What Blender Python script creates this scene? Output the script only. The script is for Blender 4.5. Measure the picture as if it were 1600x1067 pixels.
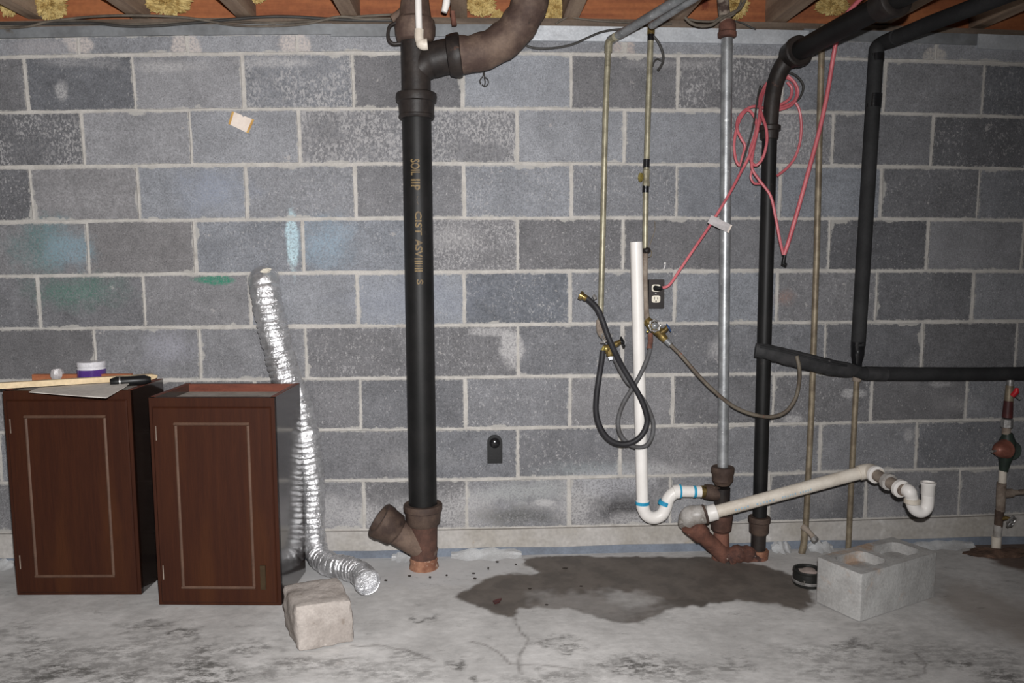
import bpy, bmesh, math, random
import numpy as np
from mathutils import Vector, Matrix, noise

for o in list(bpy.data.objects):
    bpy.data.objects.remove(o)
SC = bpy.context.scene
COL = SC.collection
random.seed(7)

# ------------------------------------------------------------------ camera
F = 1250.0                                   # focal length in pixels of the 1600 x 1067 frame
CAM = Vector((1.6538, -3.1142, 1.1957))      # metres; wall face is y = 0, floor is z = 0
YAW, PITCH, ROLL = 0.04862, -0.10623, -0.00391


def cam_axes(yaw, pitch, roll):
    f = Vector((math.sin(yaw) * math.cos(pitch), math.cos(yaw) * math.cos(pitch), math.sin(pitch)))
    r = Vector((math.cos(yaw), -math.sin(yaw), 0))
    u = r.cross(f)
    return math.cos(roll) * r + math.sin(roll) * u, -math.sin(roll) * r + math.cos(roll) * u, f


RT, UP, FW = cam_axes(YAW, PITCH, ROLL)
cd = bpy.data.cameras.new('camera')
cd.sensor_width = 36
cd.lens = F / 1600 * 36
cd.clip_start = 0.02
cam = bpy.data.objects.new('camera', cd)
COL.objects.link(cam)
m = Matrix.Identity(4)
for i in range(3):
    m[i][0], m[i][1], m[i][2], m[i][3] = RT[i], UP[i], -FW[i], CAM[i]
cam.matrix_world = m
SC.camera = cam
SC.cycles.max_bounces = 6
SC.cycles.diffuse_bounces = 3

# ------------------------------------------------------------------ world, flash, exposure
w = bpy.data.worlds.new('world')
SC.world = w
w.use_nodes = True
w.node_tree.nodes['Background'].inputs[0].default_value = (1.0, 0.98, 0.96, 1)
w.node_tree.nodes['Background'].inputs[1].default_value = 0.05
FLASH_POWER = 430.0
ld = bpy.data.lights.new('camera_flash', 'SPOT')
ld.energy = FLASH_POWER
ld.shadow_soft_size = 0.02
ld.spot_size = math.radians(142)
ld.spot_blend = 1.0
ld.color = (1.0, 0.99, 0.985)
fl_o = bpy.data.objects.new('camera_flash', ld)
COL.objects.link(fl_o)
fl_o.location = CAM + UP * 0.13 + RT * 0.03
fl_o.rotation_euler = (Vector((0.6, 0, 0.6)) - fl_o.location).to_track_quat('-Z', 'Y').to_euler()
vs = SC.view_settings
vs.view_transform = 'Standard'
vs.look = 'None'
vs.exposure = 0.0
vs.gamma = 1.0
vs.use_curve_mapping = False


# ------------------------------------------------------------------ measuring helpers
def ray(x, y):
    return RT * ((x - 800) / F) + UP * (-(y - 533.5) / F) + FW


def A(x, y, Y):                     # the point at depth y = Y seen there
    d = ray(x, y)
    return CAM + d * ((Y - CAM.y) / d.y)


def Zp(x, y, z):                    # the point at height z seen there
    d = ray(x, y)
    return CAM + d * ((z - CAM.z) / d.z)


def G(x, y):
    return Zp(x, y, 0.0)


def S(px, Y=-0.1):                  # pixels to metres at depth Y
    return px * (Y - CAM.y) / F


Z1 = 1.9441                         # height of the top bed joint
BW, BH = 0.4064, 0.2032


def wall(X, Z):
    """block-grid position to the wall face: the real courses bow by a centimetre"""
    r, u, f = cam_axes(0.0432288, -0.1196215, -0.0033986)
    q = Vector((X, 0, Z)) - Vector((1.674123, -3.0631916, -0.7121157))
    a, b = q.dot(r) / q.dot(f), q.dot(u) / q.dot(f)
    s = 1 - 0.0577646 * (a * a + b * b)
    p = A(800 + F * a * s, 533.5 - F * b * s, 0)
    return p.x, p.z


def lin(*c):
    return tuple(((v / 255) / 12.92 if v <= 10 else (((v / 255) + 0.055) / 1.055) ** 2.4) for v in c)


# ------------------------------------------------------------------ materials
class NT:
    def __init__(s, name, coord='Object'):
        s.m = bpy.data.materials.new(name)
        s.m.use_nodes = True
        s.t = s.m.node_tree
        s.b = s.t.nodes['Principled BSDF']
        s.tc = s.t.nodes.new('ShaderNodeTexCoord')
        s.co = s.tc.outputs[coord]

    def n(s, typ, **kw):
        nd = s.t.nodes.new('ShaderNode' + typ)
        for k, v in kw.items():
            setattr(nd, k, v)
        return nd

    def link(s, a, b):
        s.t.links.new(a, b)

    def put(s, sock, v):
        if isinstance(v, bpy.types.NodeSocket):
            s.link(v, sock)
        elif isinstance(v, (tuple, list)) and len(v) == 3 and sock.type == 'RGBA':
            sock.default_value = (*v, 1)
        else:
            sock.default_value = v

    def math(s, op, a, b=0.0, clamp=False):
        nd = s.n('Math', operation=op, use_clamp=clamp)
        s.put(nd.inputs[0], a)
        s.put(nd.inputs[1], b)
        return nd.outputs[0]

    def vmath(s, op, a, b=(0, 0, 0), out=0):
        nd = s.n('VectorMath', operation=op)
        s.put(nd.inputs[0], a)
        s.put(nd.inputs[1], b)
        return nd.outputs['Value'] if out else nd.outputs[0]

    def noise(s, scale, detail=4, rough=0.6, co=None, stretch=None, dist=0):
        nd = s.n('TexNoise')
        c = co or s.co
        if stretch:
            c = s.vmath('MULTIPLY', c, stretch)
        s.link(c, nd.inputs['Vector'])
        nd.inputs['Scale'].default_value = scale
        nd.inputs['Detail'].default_value = detail
        nd.inputs['Roughness'].default_value = rough
        nd.inputs['Distortion'].default_value = dist
        return nd.outputs['Fac']

    def step(s, v, lo, hi):
        nd = s.n('MapRange', interpolation_type='SMOOTHSTEP')
        s.put(nd.inputs[0], v)
        nd.inputs[1].default_value = lo
        nd.inputs[2].default_value = hi
        return nd.outputs[0]

    def mix(s, f, a, b, mode='MIX'):
        nd = s.n('Mix', data_type='RGBA', blend_type=mode)
        s.put(nd.inputs[0], f)
        s.put(nd.inputs[6], a)
        s.put(nd.inputs[7], b)
        return nd.outputs[2]

    def gain(s, col, f, lo, hi):            # multiply a colour by lo..hi
        nd = s.n('MapRange')
        s.put(nd.inputs[0], f)
        nd.inputs[1].default_value = 0.25
        nd.inputs[2].default_value = 0.75
        nd.inputs[3].default_value = lo
        nd.inputs[4].default_value = hi
        return s.vmath('MULTIPLY', col, s.comb(nd.outputs[0]))

    def comb(s, v):
        nd = s.n('CombineXYZ')
        for i in range(3):
            s.link(v, nd.inputs[i])
        return nd.outputs[0]

    def bump(s, h, strength, dist=0.002):
        nd = s.n('Bump')
        nd.inputs['Strength'].default_value = strength
        nd.inputs['Distance'].default_value = dist
        s.link(h, nd.inputs['Height'])
        s.link(nd.outputs[0], s.b.inputs['Normal'])

    def out(s, col, rough=0.8, metal=0.0, spec=0.4):
        s.put(s.b.inputs['Base Color'], col)
        s.put(s.b.inputs['Roughness'], rough)
        s.put(s.b.inputs['Metallic'], metal)
        s.b.inputs['Specular IOR Level'].default_value = spec
        return s.m


MC = {}


def surf(name, c1, c2=None, scale=12, rough=0.7, metal=0.0, bump=0.15, bscale=None, spots=(), spec=0.4,
         stretch=None, grain=0.12, coat=0, bdist=0.002):
    if name in MC:
        return MC[name]
    t = NT(name)
    c2 = c2 or tuple(v * 0.75 for v in c1)
    col = t.mix(t.step(t.noise(scale, 5, 0.6, stretch=stretch), 0.35, 0.65), c1, c2)
    for (c, sc, lo, hi) in spots:
        col = t.mix(t.step(t.noise(sc, 5, 0.65), lo, hi), col, c)
    if grain:
        col = t.gain(col, t.noise(scale * 14, 2, 0.5), 1 - grain, 1 + grain)
    if bump:
        t.bump(t.noise(bscale or scale * 6, 4, 0.6), bump, bdist)
    if coat:
        t.b.inputs['Coat Weight'].default_value = coat
        t.b.inputs['Coat Roughness'].default_value = 0.15
    MC[name] = t.out(col, rough, metal, spec)
    return MC[name]


def block_mat(name, hh, paint):
    t = NT(name)
    oi = t.n('ObjectInfo')
    rnd = t.vmath('SCALE', (37.0, 11.0, 53.0))
    rnd.node.inputs['Scale'].default_value = 1
    t.link(oi.outputs['Random'], rnd.node.inputs['Scale'])
    co = t.vmath('ADD', t.co, rnd)
    base = oi.outputs['Color']
    pos = t.n('NewGeometry').outputs['Position']
    col = t.gain(base, t.noise(9, 5, 0.65, co), 0.80, 1.2)
    col = t.gain(col, t.noise(48, 4, 0.7, co), 0.84, 1.16)
    col = t.gain(col, t.noise(170, 3, 0.75, co), 0.6, 1.42)
    # dark pits and pale flecks
    col = t.mix(t.step(t.noise(260, 2, 0.5, co), 0.66, 0.76), col, lin(52, 52, 54))
    amt = t.math('ADD', t.math('MULTIPLY', oi.outputs['Alpha'], 0.22), 0.115)
    fl = t.noise(95, 3, 0.75, co, stretch=(1.25, 1, 0.8))
    lo = t.math('SUBTRACT', 0.80, amt)
    fm = t.math('MULTIPLY', t.math('SUBTRACT', fl, lo), 9.0, True)
    cluster = t.step(t.noise(7, 3, 0.6, co), 0.36, 0.56)
    fm = t.math('MULTIPLY', fm, t.math('ADD', t.math('MULTIPLY', cluster, 0.75), 0.25))
    col = t.mix(t.math('MULTIPLY', fm, 0.6), col, lin(182, 180, 180))
    fl2 = t.step(t.noise(150, 3, 0.6, t.vmath('ADD', co, (5, 3, 1))), 0.69, 0.75)
    col = t.mix(t.math('MULTIPLY', fl2, 0.75), col, lin(186, 185, 186))
    # a few bare mortar splashes
    sp = t.math('MULTIPLY', t.step(t.noise(15, 4, 0.75, co), 0.67, 0.72), 0.6)
    col = t.mix(sp, col, lin(172, 168, 166))
    # paint and cement marks on this wall
    warp = t.math('MULTIPLY', t.math('SUBTRACT', t.noise(11, 4, 0.7, pos), 0.5), 1.5)
    fine = t.math('ADD', t.math('MULTIPLY', t.step(t.noise(120, 3, 0.7, pos), 0.35, 0.6), 0.7), 0.3)
    for (x, y, rx, ry, c, k, soft) in paint:
        p = A(x, y, 0)
        if soft > 0.7:
            rx, ry = rx * 1.35, ry * 1.35
        d = t.vmath('SUBTRACT', pos, (p.x, 0, p.z))
        d = t.vmath('MULTIPLY', d, (1 / S(rx, 0), 0.0, 1 / S(ry, 0)))
        ln = t.math('ADD', t.vmath('LENGTH', d, out=1), warp)
        mk = t.math('MULTIPLY', t.step(ln, 1.0, 1.0 - soft), k)
        mk = t.math('MULTIPLY', mk, fine)
        col = t.mix(mk, col, c)
    # mortar dragged over the edges
    ab = t.vmath('ABSOLUTE', t.co)
    sx = t.n('SeparateXYZ')
    t.link(ab, sx.inputs[0])
    ex = t.math('SUBTRACT', BW / 2 - 0.007, sx.outputs[0])
    ez = t.math('SUBTRACT', hh, sx.outputs[2])
    e = t.math('MINIMUM', ex, ez)
    big = t.math('MULTIPLY', t.step(t.noise(8, 3, 0.6, co), 0.55, 0.74), 0.013)
    rag = t.math('MULTIPLY', t.math('SUBTRACT', t.noise(75, 4, 0.8, co), 0.5), 0.03)
    e = t.math('SUBTRACT', t.math('SUBTRACT', e, rag), big)
    col = t.mix(t.math('MULTIPLY', t.step(e, 0.003, -0.003), 0.75), col, lin(176, 173, 168))
    t.bump(t.noise(170, 2, 0.7, co), 0.5, 0.003)
    return t.out(col, 0.93, 0, 0.15)


WHT = lin(180, 178, 178)
BLU = lin(148, 172, 190)
GRN = lin(55, 120, 100)
PAINT = [
    (340, 437, 42, 9, lin(45, 125, 100), 0.9, 0.5), (120, 455, 70, 30, GRN, 0.45, 0.9), (75, 385, 60, 45, lin(80, 125, 125), 0.55, 0.9),
    (108, 390, 36, 40, BLU, 0.45, 0.9), (457, 376, 11, 62, lin(185, 210, 218), 0.9, 0.4), (510, 380, 50, 42, BLU, 0.5, 0.9),
    (335, 300, 62, 36, lin(140, 148, 165), 0.55, 0.9), (640, 470, 110, 40, lin(140, 145, 160), 0.35, 0.9),
    (800, 545, 22, 36, WHT, 0.9, 0.45), (760, 518, 40, 10, WHT, 0.7, 0.6), (262, 545, 42, 34, lin(165, 165, 175), 0.6, 0.9),
    (97, 143, 12, 17, WHT, 0.7, 0.6), (700, 372, 52, 22, WHT, 0.45, 0.9), (1335, 615, 26, 10, WHT, 0.8, 0.5), (1225, 465, 18, 14, lin(150, 122, 112), 0.6, 0.9),
    (1118, 548, 12, 18, WHT, 0.6, 0.8), (660, 795, 60, 28, WHT, 0.35, 0.9), (470, 790, 70, 30, WHT, 0.35, 0.9), (930, 735, 90, 16, lin(150, 158, 160), 0.5, 0.9),
    (850, 790, 50, 10, WHT, 0.5, 0.9), (1060, 735, 60, 16, WHT, 0.4, 0.9), (1500, 630, 40, 14, WHT, 0.3, 0.9), (1470, 600, 30, 8, WHT, 0.5, 0.7),
    (975, 795, 50, 20, lin(58, 56, 56), 0.8, 0.9), (1380, 800, 40, 25, WHT, 0.4, 0.9), (1425, 580, 20, 30, WHT, 0.2, 0.9),
    (1225, 215, 60, 40, lin(170, 170, 172), 0.35, 0.9),
    (560, 805, 110, 34, WHT, 0.75, 0.9), (725, 800, 70, 44, WHT, 0.8, 0.9), (830, 768, 90, 20, lin(160, 162, 162), 0.9, 0.9), (800, 806, 80, 18, lin(84, 84, 80), 0.7, 0.9), (905, 790, 40, 50, WHT, 0.8, 0.9), (960, 755, 70, 26, lin(166, 166, 170), 0.85, 0.9), (850, 785, 26, 8, WHT, 0.9, 0.6), (1000, 812, 60, 14, WHT, 0.7, 0.8), (1060, 780, 60, 40, WHT, 0.45, 0.9),
    (1010, 735, 40, 20, WHT, 0.4, 0.9), (1180, 790, 40, 30, WHT, 0.4, 0.9), (1280, 770, 40, 40, WHT, 0.3, 0.9), (1420, 680, 8, 10, WHT, 0.7, 0.8), (650, 720, 60, 20, WHT, 0.3, 0.9), (120, 95, 60, 10, WHT, 0.4, 0.9),
    (1250, 885, 14, 8, WHT, 0.4, 0.9), (260, 105, 60, 9, WHT, 0.6, 0.8), (430, 98, 60, 8, WHT, 0.6, 0.8), (1240, 655, 20, 10, WHT, 0.8, 0.6), (1060, 100, 80, 8, WHT, 0.4, 0.9),
]
M_BLOCKS = {}
for row_ in range(1, 10):            # each course only carries the marks that reach it
    yt, yb_ = 86 + (row_ - 1) * 83 - 22, 86 + row_ * 83 + 14
    M_BLOCKS[row_] = block_mat('concrete_block', BH / 2 - 0.007, [q for q in PAINT if q[1] + q[3] * 1.3 > yt and q[1] - q[3] * 1.3 < yb_])
M_BLOCK = M_BLOCKS[1]
M_BLOCKTOP = block_mat('concrete_block_cut', 0.030, [(123, 70, 24, 20, lin(186, 178, 174), 1.0, 0.3), (290, 72, 24, 24, lin(186, 178, 174), 1.0, 0.3), (462, 70, 26, 24, lin(186, 178, 174), 1.0, 0.3), (975, 76, 20, 18, lin(176, 164, 158), 0.9, 0.3), (1460, 88, 22, 18, lin(180, 174, 168), 0.9, 0.3), (60, 74, 60, 14, lin(160, 156, 158), 0.7, 0.9)])
M_MORTAR = surf('mortar', lin(186, 182, 177), lin(172, 168, 163), 20, 0.95, bump=0.5, bscale=140, grain=0.12, spec=0.1,
                spots=[(lin(150, 145, 140), 6, 0.6, 0.72)])
M_PARGE = surf('parge_cement', lin(176, 172, 168), lin(160, 155, 148), 5, 0.9, bump=0.3, bscale=60, spec=0.15,
               spots=[(lin(150, 138, 122), 9, 0.62, 0.72), (lin(196, 193, 190), 4, 0.6, 0.7)])
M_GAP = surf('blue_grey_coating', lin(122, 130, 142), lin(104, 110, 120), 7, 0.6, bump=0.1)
M_PATCH = surf('cement_patch', lin(186, 187, 188), lin(168, 168, 168), 20, 0.9, bump=0.4, bscale=90, spec=0.15)
M_RIM = surf('rim_board_wood', lin(160, 98, 60), lin(130, 74, 46), 5, 0.75, bump=0.2, stretch=(0.3, 1, 5),
             spots=[(lin(110, 52, 30), 9, 0.66, 0.74)])
M_JOIST = surf('joist_wood', lin(160, 138, 118), lin(126, 104, 88), 6, 0.85, bump=0.25, stretch=(4, 0.25, 3),
               spots=[(lin(80, 58, 44), 5, 0.62, 0.75)])
M_SUB = surf('subfloor_ply', lin(120, 84, 54), lin(90, 60, 38), 5, 0.9, bump=0.1)
M_SILLW = surf('sill_wood', lin(112, 98, 86), lin(86, 74, 64), 7, 0.85, bump=0.2, stretch=(0.4, 2, 4))
M_FLASH = surf('dull_zinc', lin(134, 137, 140), lin(112, 114, 116), 4, 0.6, 0.3, bump=0.2, bscale=30,
               spots=[(lin(98, 92, 86), 9, 0.64, 0.72)])
M_GALV = surf('bright_galvanized', lin(205, 209, 214), lin(184, 188, 193), 8, 0.45, 0.45, bump=0.3, bscale=16, bdist=0.004)
M_GALVP = surf('galvanized_pipe', lin(170, 172, 174), lin(140, 142, 144), 22, 0.42, 0.55, bump=0.15,
               spots=[(lin(205, 207, 208), 60, 0.6, 0.7), (lin(110, 104, 98), 14, 0.66, 0.74)])
M_BLACKP = surf('black_painted_iron', lin(30, 29, 29), lin(22, 22, 22), 8, 0.5, bump=0.12, bscale=80, spec=0.25,
                spots=[(lin(60, 54, 50), 20, 0.68, 0.76), (lin(120, 112, 106), 46, 0.74, 0.78)])
M_DUSTY = surf('dusty_cast_iron', lin(112, 94, 82), lin(74, 58, 52), 9, 0.75, bump=0.5, bscale=50,
               spots=[(lin(44, 36, 33), 7, 0.58, 0.68), (lin(138, 116, 98), 24, 0.66, 0.76), (lin(140, 134, 126), 60, 0.72, 0.78)])
M_DARKIRON = surf('dark_cast_iron', lin(50, 44, 41), lin(34, 30, 29), 12, 0.5, spec=0.3, bump=0.4, bscale=60,
                  spots=[(lin(92, 66, 54), 16, 0.64, 0.74), (lin(120, 110, 102), 60, 0.73, 0.78)])
M_HUB = surf('brown_hub_iron', lin(88, 72, 62), lin(62, 48, 42), 14, 0.75, bump=0.6, bscale=60,
             spots=[(lin(46, 34, 30), 10, 0.58, 0.7), (lin(140, 126, 112), 40, 0.68, 0.76)])
M_RUST = surf('rusty_iron', lin(122, 82, 68), lin(84, 56, 48), 14, 0.85, bump=0.7, bscale=60,
              spots=[(lin(60, 42, 38), 10, 0.58, 0.68), (lin(176, 130, 100), 30, 0.66, 0.74), (lin(196, 184, 172), 50, 0.66, 0.72)])
M_RUSTD = surf('dark_rusty_iron', lin(92, 64, 54), lin(62, 44, 38), 14, 0.85, bump=0.7, bscale=60,
               spots=[(lin(130, 82, 60), 12, 0.6, 0.7), (lin(44, 34, 31), 9, 0.6, 0.7), (lin(190, 180, 170), 50, 0.7, 0.75)])
M_ORANGE = surf('orange_rust', lin(158, 116, 92), lin(118, 78, 60), 16, 0.9, bump=0.7, bscale=60,
                spots=[(lin(202, 182, 164), 24, 0.6, 0.7), (lin(90, 58, 46), 14, 0.64, 0.74)])
M_CHIP = surf('chipped_iron', lin(150, 138, 126), lin(112, 98, 88), 14, 0.85, bump=0.5, bscale=60,
              spots=[(lin(70, 56, 50), 9, 0.56, 0.66)])
M_PVC = surf('white_pvc', lin(236, 232, 228), lin(226, 222, 217), 6, 0.4, bump=0.03, grain=0.02,
             spots=[(lin(196, 184, 172), 18, 0.7, 0.78)])
M_PVCD = surf('dirty_white_pvc', lin(222, 214, 202), lin(200, 190, 176), 9, 0.45, bump=0.06, grain=0.05,
              spots=[(lin(160, 142, 122), 9, 0.64, 0.76)])
M_PVCG = surf('grimy_grey_pvc', lin(176, 172, 168), lin(140, 134, 128), 16, 0.4, bump=0.15,
              spots=[(lin(104, 92, 82), 16, 0.6, 0.7), (lin(208, 206, 202), 10, 0.62, 0.72)])
M_PRIMER = surf('blue_primer', lin(30, 140, 180), lin(50, 160, 196), 20, 0.5, bump=0)
M_PALEBLUE = surf('faded_blue_print', lin(150, 180, 200), lin(176, 196, 206), 40, 0.6, bump=0)
M_COPPER = surf('tarnished_tube', lin(164, 158, 136), lin(128, 122, 104), 18, 0.42, 0.35, bump=0.1,
                spots=[(lin(96, 88, 70), 24, 0.62, 0.74), (lin(196, 192, 176), 30, 0.66, 0.76)])
M_COPPERB = surf('brown_tarnished_tube', lin(146, 134, 114), lin(112, 100, 84), 18, 0.5, 0.3, bump=0.1,
                 spots=[(lin(132, 92, 66), 14, 0.64, 0.74)])
M_BRASS = surf('tarnished_brass', lin(160, 138, 84), lin(112, 94, 58), 30, 0.32, 0.7, bump=0.2,
               spots=[(lin(70, 60, 44), 26, 0.6, 0.7)])
M_BRASSB = surf('bright_brass', lin(214, 196, 112), lin(170, 150, 78), 30, 0.25, 0.75, bump=0.1)
M_STEEL = surf('worn_steel', lin(182, 180, 178), lin(134, 132, 130), 40, 0.35, 0.6, bump=0.2)
M_FOAM = surf('black_foam', lin(48, 48, 49), lin(38, 38, 39), 10, 0.75, bump=0.2, bscale=90, spec=0.25)
M_FOAMW = surf('worn_black_foam', lin(58, 57, 58), lin(40, 40, 41), 14, 0.7, bump=0.4, bscale=40,
               spots=[(lin(92, 90, 90), 18, 0.68, 0.76)])
M_TAPE = surf('glossy_black_tape', lin(26, 26, 28), lin(20, 20, 22), 20, 0.22, bump=0.3, bscale=40, spec=0.5)
M_RUBBER = surf('black_rubber', lin(46, 45, 48), lin(36, 35, 38), 20, 0.55, bump=0.1, bscale=120, spec=0.35)
M_RUBBERG = surf('grey_rubber', lin(92, 92, 94), lin(74, 72, 72), 20, 0.6, bump=0.1)
M_HOSEB = surf('brown_grey_hose', lin(112, 104, 92), lin(88, 78, 68), 14, 0.6, bump=0.1,
               spots=[(lin(140, 84, 66), 12, 0.6, 0.7)])
M_REDC = surf('red_cord', lin(204, 112, 118), lin(182, 88, 96), 12, 0.42, bump=0.03, grain=0.03, spec=0.5)
M_CABLE = surf('grey_cable', lin(106, 98, 88), lin(78, 70, 62), 8, 0.7, bump=0.15)
M_CABLEB = surf('dark_cable', lin(62, 60, 58), lin(48, 46, 44), 10, 0.55, bump=0.1)
M_BROWNPL = surf('brown_plastic', lin(40, 33, 32), lin(33, 28, 27), 12, 0.4, bump=0.05)
M_IVORY = surf('ivory_plastic', lin(226, 220, 204), lin(212, 204, 188), 12, 0.4, bump=0)
M_BLACKPL = surf('black_plastic', lin(26, 26, 27), lin(20, 20, 21), 12, 0.4, bump=0.05, spec=0.35)
M_PAPER = surf('yellowed_paper', lin(226, 214, 204), lin(214, 200, 188), 12, 0.9, bump=0.1, grain=0.04)
M_AGED = surf('brown_aged_tape', lin(176, 132, 70), lin(196, 160, 96), 30, 0.8, bump=0.1)
M_CLEAR = surf('cloudy_plastic', lin(196, 190, 190), lin(172, 168, 168), 30, 0.25, bump=0.3)
M_INS = surf('yellow_glass_wool', lin(206, 184, 126), lin(160, 132, 80), 40, 1.0, bump=1.0, bscale=90, spec=0.05,
             spots=[(lin(120, 92, 54), 12, 0.62, 0.72)])
M_STONE = surf('rough_concrete_lump', lin(168, 160, 154), lin(146, 138, 132), 10, 0.95, bump=0.6, bscale=70, spec=0.1, bdist=0.004,
               spots=[(lin(130, 120, 112), 20, 0.62, 0.7), (lin(190, 182, 176), 30, 0.66, 0.74)])
M_CINDER = surf('grey_cinder_block', lin(178, 177, 175), lin(156, 154, 152), 9, 0.95, bump=0.5, bscale=90, spec=0.1, bdist=0.003,
                spots=[(lin(170, 148, 130), 6, 0.52, 0.66), (lin(140, 92, 74), 19, 0.68, 0.73), (lin(204, 200, 194), 11, 0.66, 0.74)])
M_GREENV = surf('dark_green_valve', lin(44, 56, 48), lin(34, 42, 38), 20, 0.5, bump=0.2)
M_REDB = surf('reddish_bronze', lin(150, 98, 84), lin(120, 72, 60), 18, 0.45, 0.25, bump=0.2)
M_MAROON = surf('maroon_tape', lin(86, 42, 40), lin(64, 32, 32), 14, 0.5, bump=0.2)
M_REDP = surf('red_handle_paint', lin(200, 40, 48), lin(170, 30, 38), 20, 0.4, bump=0)
M_BLUEP = surf('blue_handle_paint', lin(70, 100, 150), lin(54, 80, 124), 20, 0.4, bump=0.1)
M_LABEL = surf('white_label', lin(226, 230, 236), lin(214, 218, 226), 20, 0.5, bump=0)
M_GOLD = surf('gold_stencil', lin(128, 107, 70), lin(92, 76, 52), 60, 0.6, bump=0, spots=[(lin(56, 48, 38), 120, 0.56, 0.66)])
M_JARW = surf('frosted_white_plastic', lin(226, 224, 228), lin(216, 214, 218), 10, 0.3, bump=0)
M_PURPLE = surf('purple_label', lin(92, 62, 138), lin(78, 50, 120), 14, 0.18, bump=0, spec=0.6)
M_LATH = surf('pale_lath_wood', lin(222, 200, 164), lin(206, 182, 144), 6, 0.7, bump=0.1, stretch=(0.3, 4, 4))
M_SHEET = surf('grey_paper_sheet', lin(232, 226, 218), lin(218, 210, 202), 6, 0.85, bump=0.15)
M_TOPP = surf('dusty_board', lin(176, 170, 162), lin(150, 144, 136), 8, 0.85, bump=0.15)
M_CHALK = surf('chalk', lin(214, 212, 210), lin(200, 198, 196), 20, 0.95, bump=0)
M_TAR = surf('black_can_paint', lin(40, 40, 38), lin(30, 30, 29), 20, 0.4, bump=0.3, spots=[(lin(120, 116, 110), 40, 0.66, 0.72)])
M_PINKISH = surf('dried_pinkish_filler', lin(190, 174, 168), lin(150, 138, 130), 16, 0.9, bump=0.5,
                 spots=[(lin(90, 84, 78), 14, 0.6, 0.7)])


def wood_mat(name, a, b, c, rough, coat):
    t = NT(name)
    g = t.noise(7, 6, 0.65, stretch=(9, 9, 0.45), dist=0.4)
    col = t.mix(t.step(g, 0.3, 0.7), a, b)
    col = t.mix(t.step(t.noise(3, 3, 0.5, stretch=(3, 3, 0.6)), 0.5, 0.75), col, c)
    col = t.gain(col, t.noise(60, 3, 0.6, stretch=(6, 6, 0.3)), 0.85, 1.15)
    t.bump(g, 0.05)
    return t.out(col, rough, 0, coat)


M_WOOD = wood_mat('dark_cherry_wood', lin(58, 29, 16), lin(50, 24, 14), lin(64, 34, 17), 0.55, 0.2)
M_WOODL = surf('pale_groove_moulding', lin(90, 66, 52), lin(76, 54, 42), 10, 0.6, bump=0.05)
M_WOODR = surf('red_brown_rail', lin(112, 60, 44), lin(92, 48, 36), 8, 0.6, bump=0.05, stretch=(0.5, 4, 4))
M_BOARD = surf('orange_brown_board', lin(168, 104, 70), lin(146, 86, 58), 8, 0.7, bump=0.1, stretch=(0.4, 4, 4))
M_LAM = surf('glossy_dark_laminate', lin(40, 30, 26), lin(34, 26, 23), 4, 0.13, bump=0, spec=1.0, grain=0, coat=0.6)
M_BRONZE = surf('dark_bronze', lin(70, 56, 38), lin(54, 42, 28), 20, 0.5, 0.4, bump=0.1)


def foil_mat():
    t = NT('crinkled_foil')
    col = t.mix(t.step(t.noise(30, 4), 0.4, 0.6), lin(226, 226, 228), lin(200, 200, 202))
    h = t.math('ADD', t.noise(75, 4, 0.65), t.math('MULTIPLY', t.noise(24, 3, 0.6), 1.0))
    t.bump(h, 0.75, 0.007)
    return t.out(col, 0.32, 0.78, 0.6)


M_FOIL = foil_mat()


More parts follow.
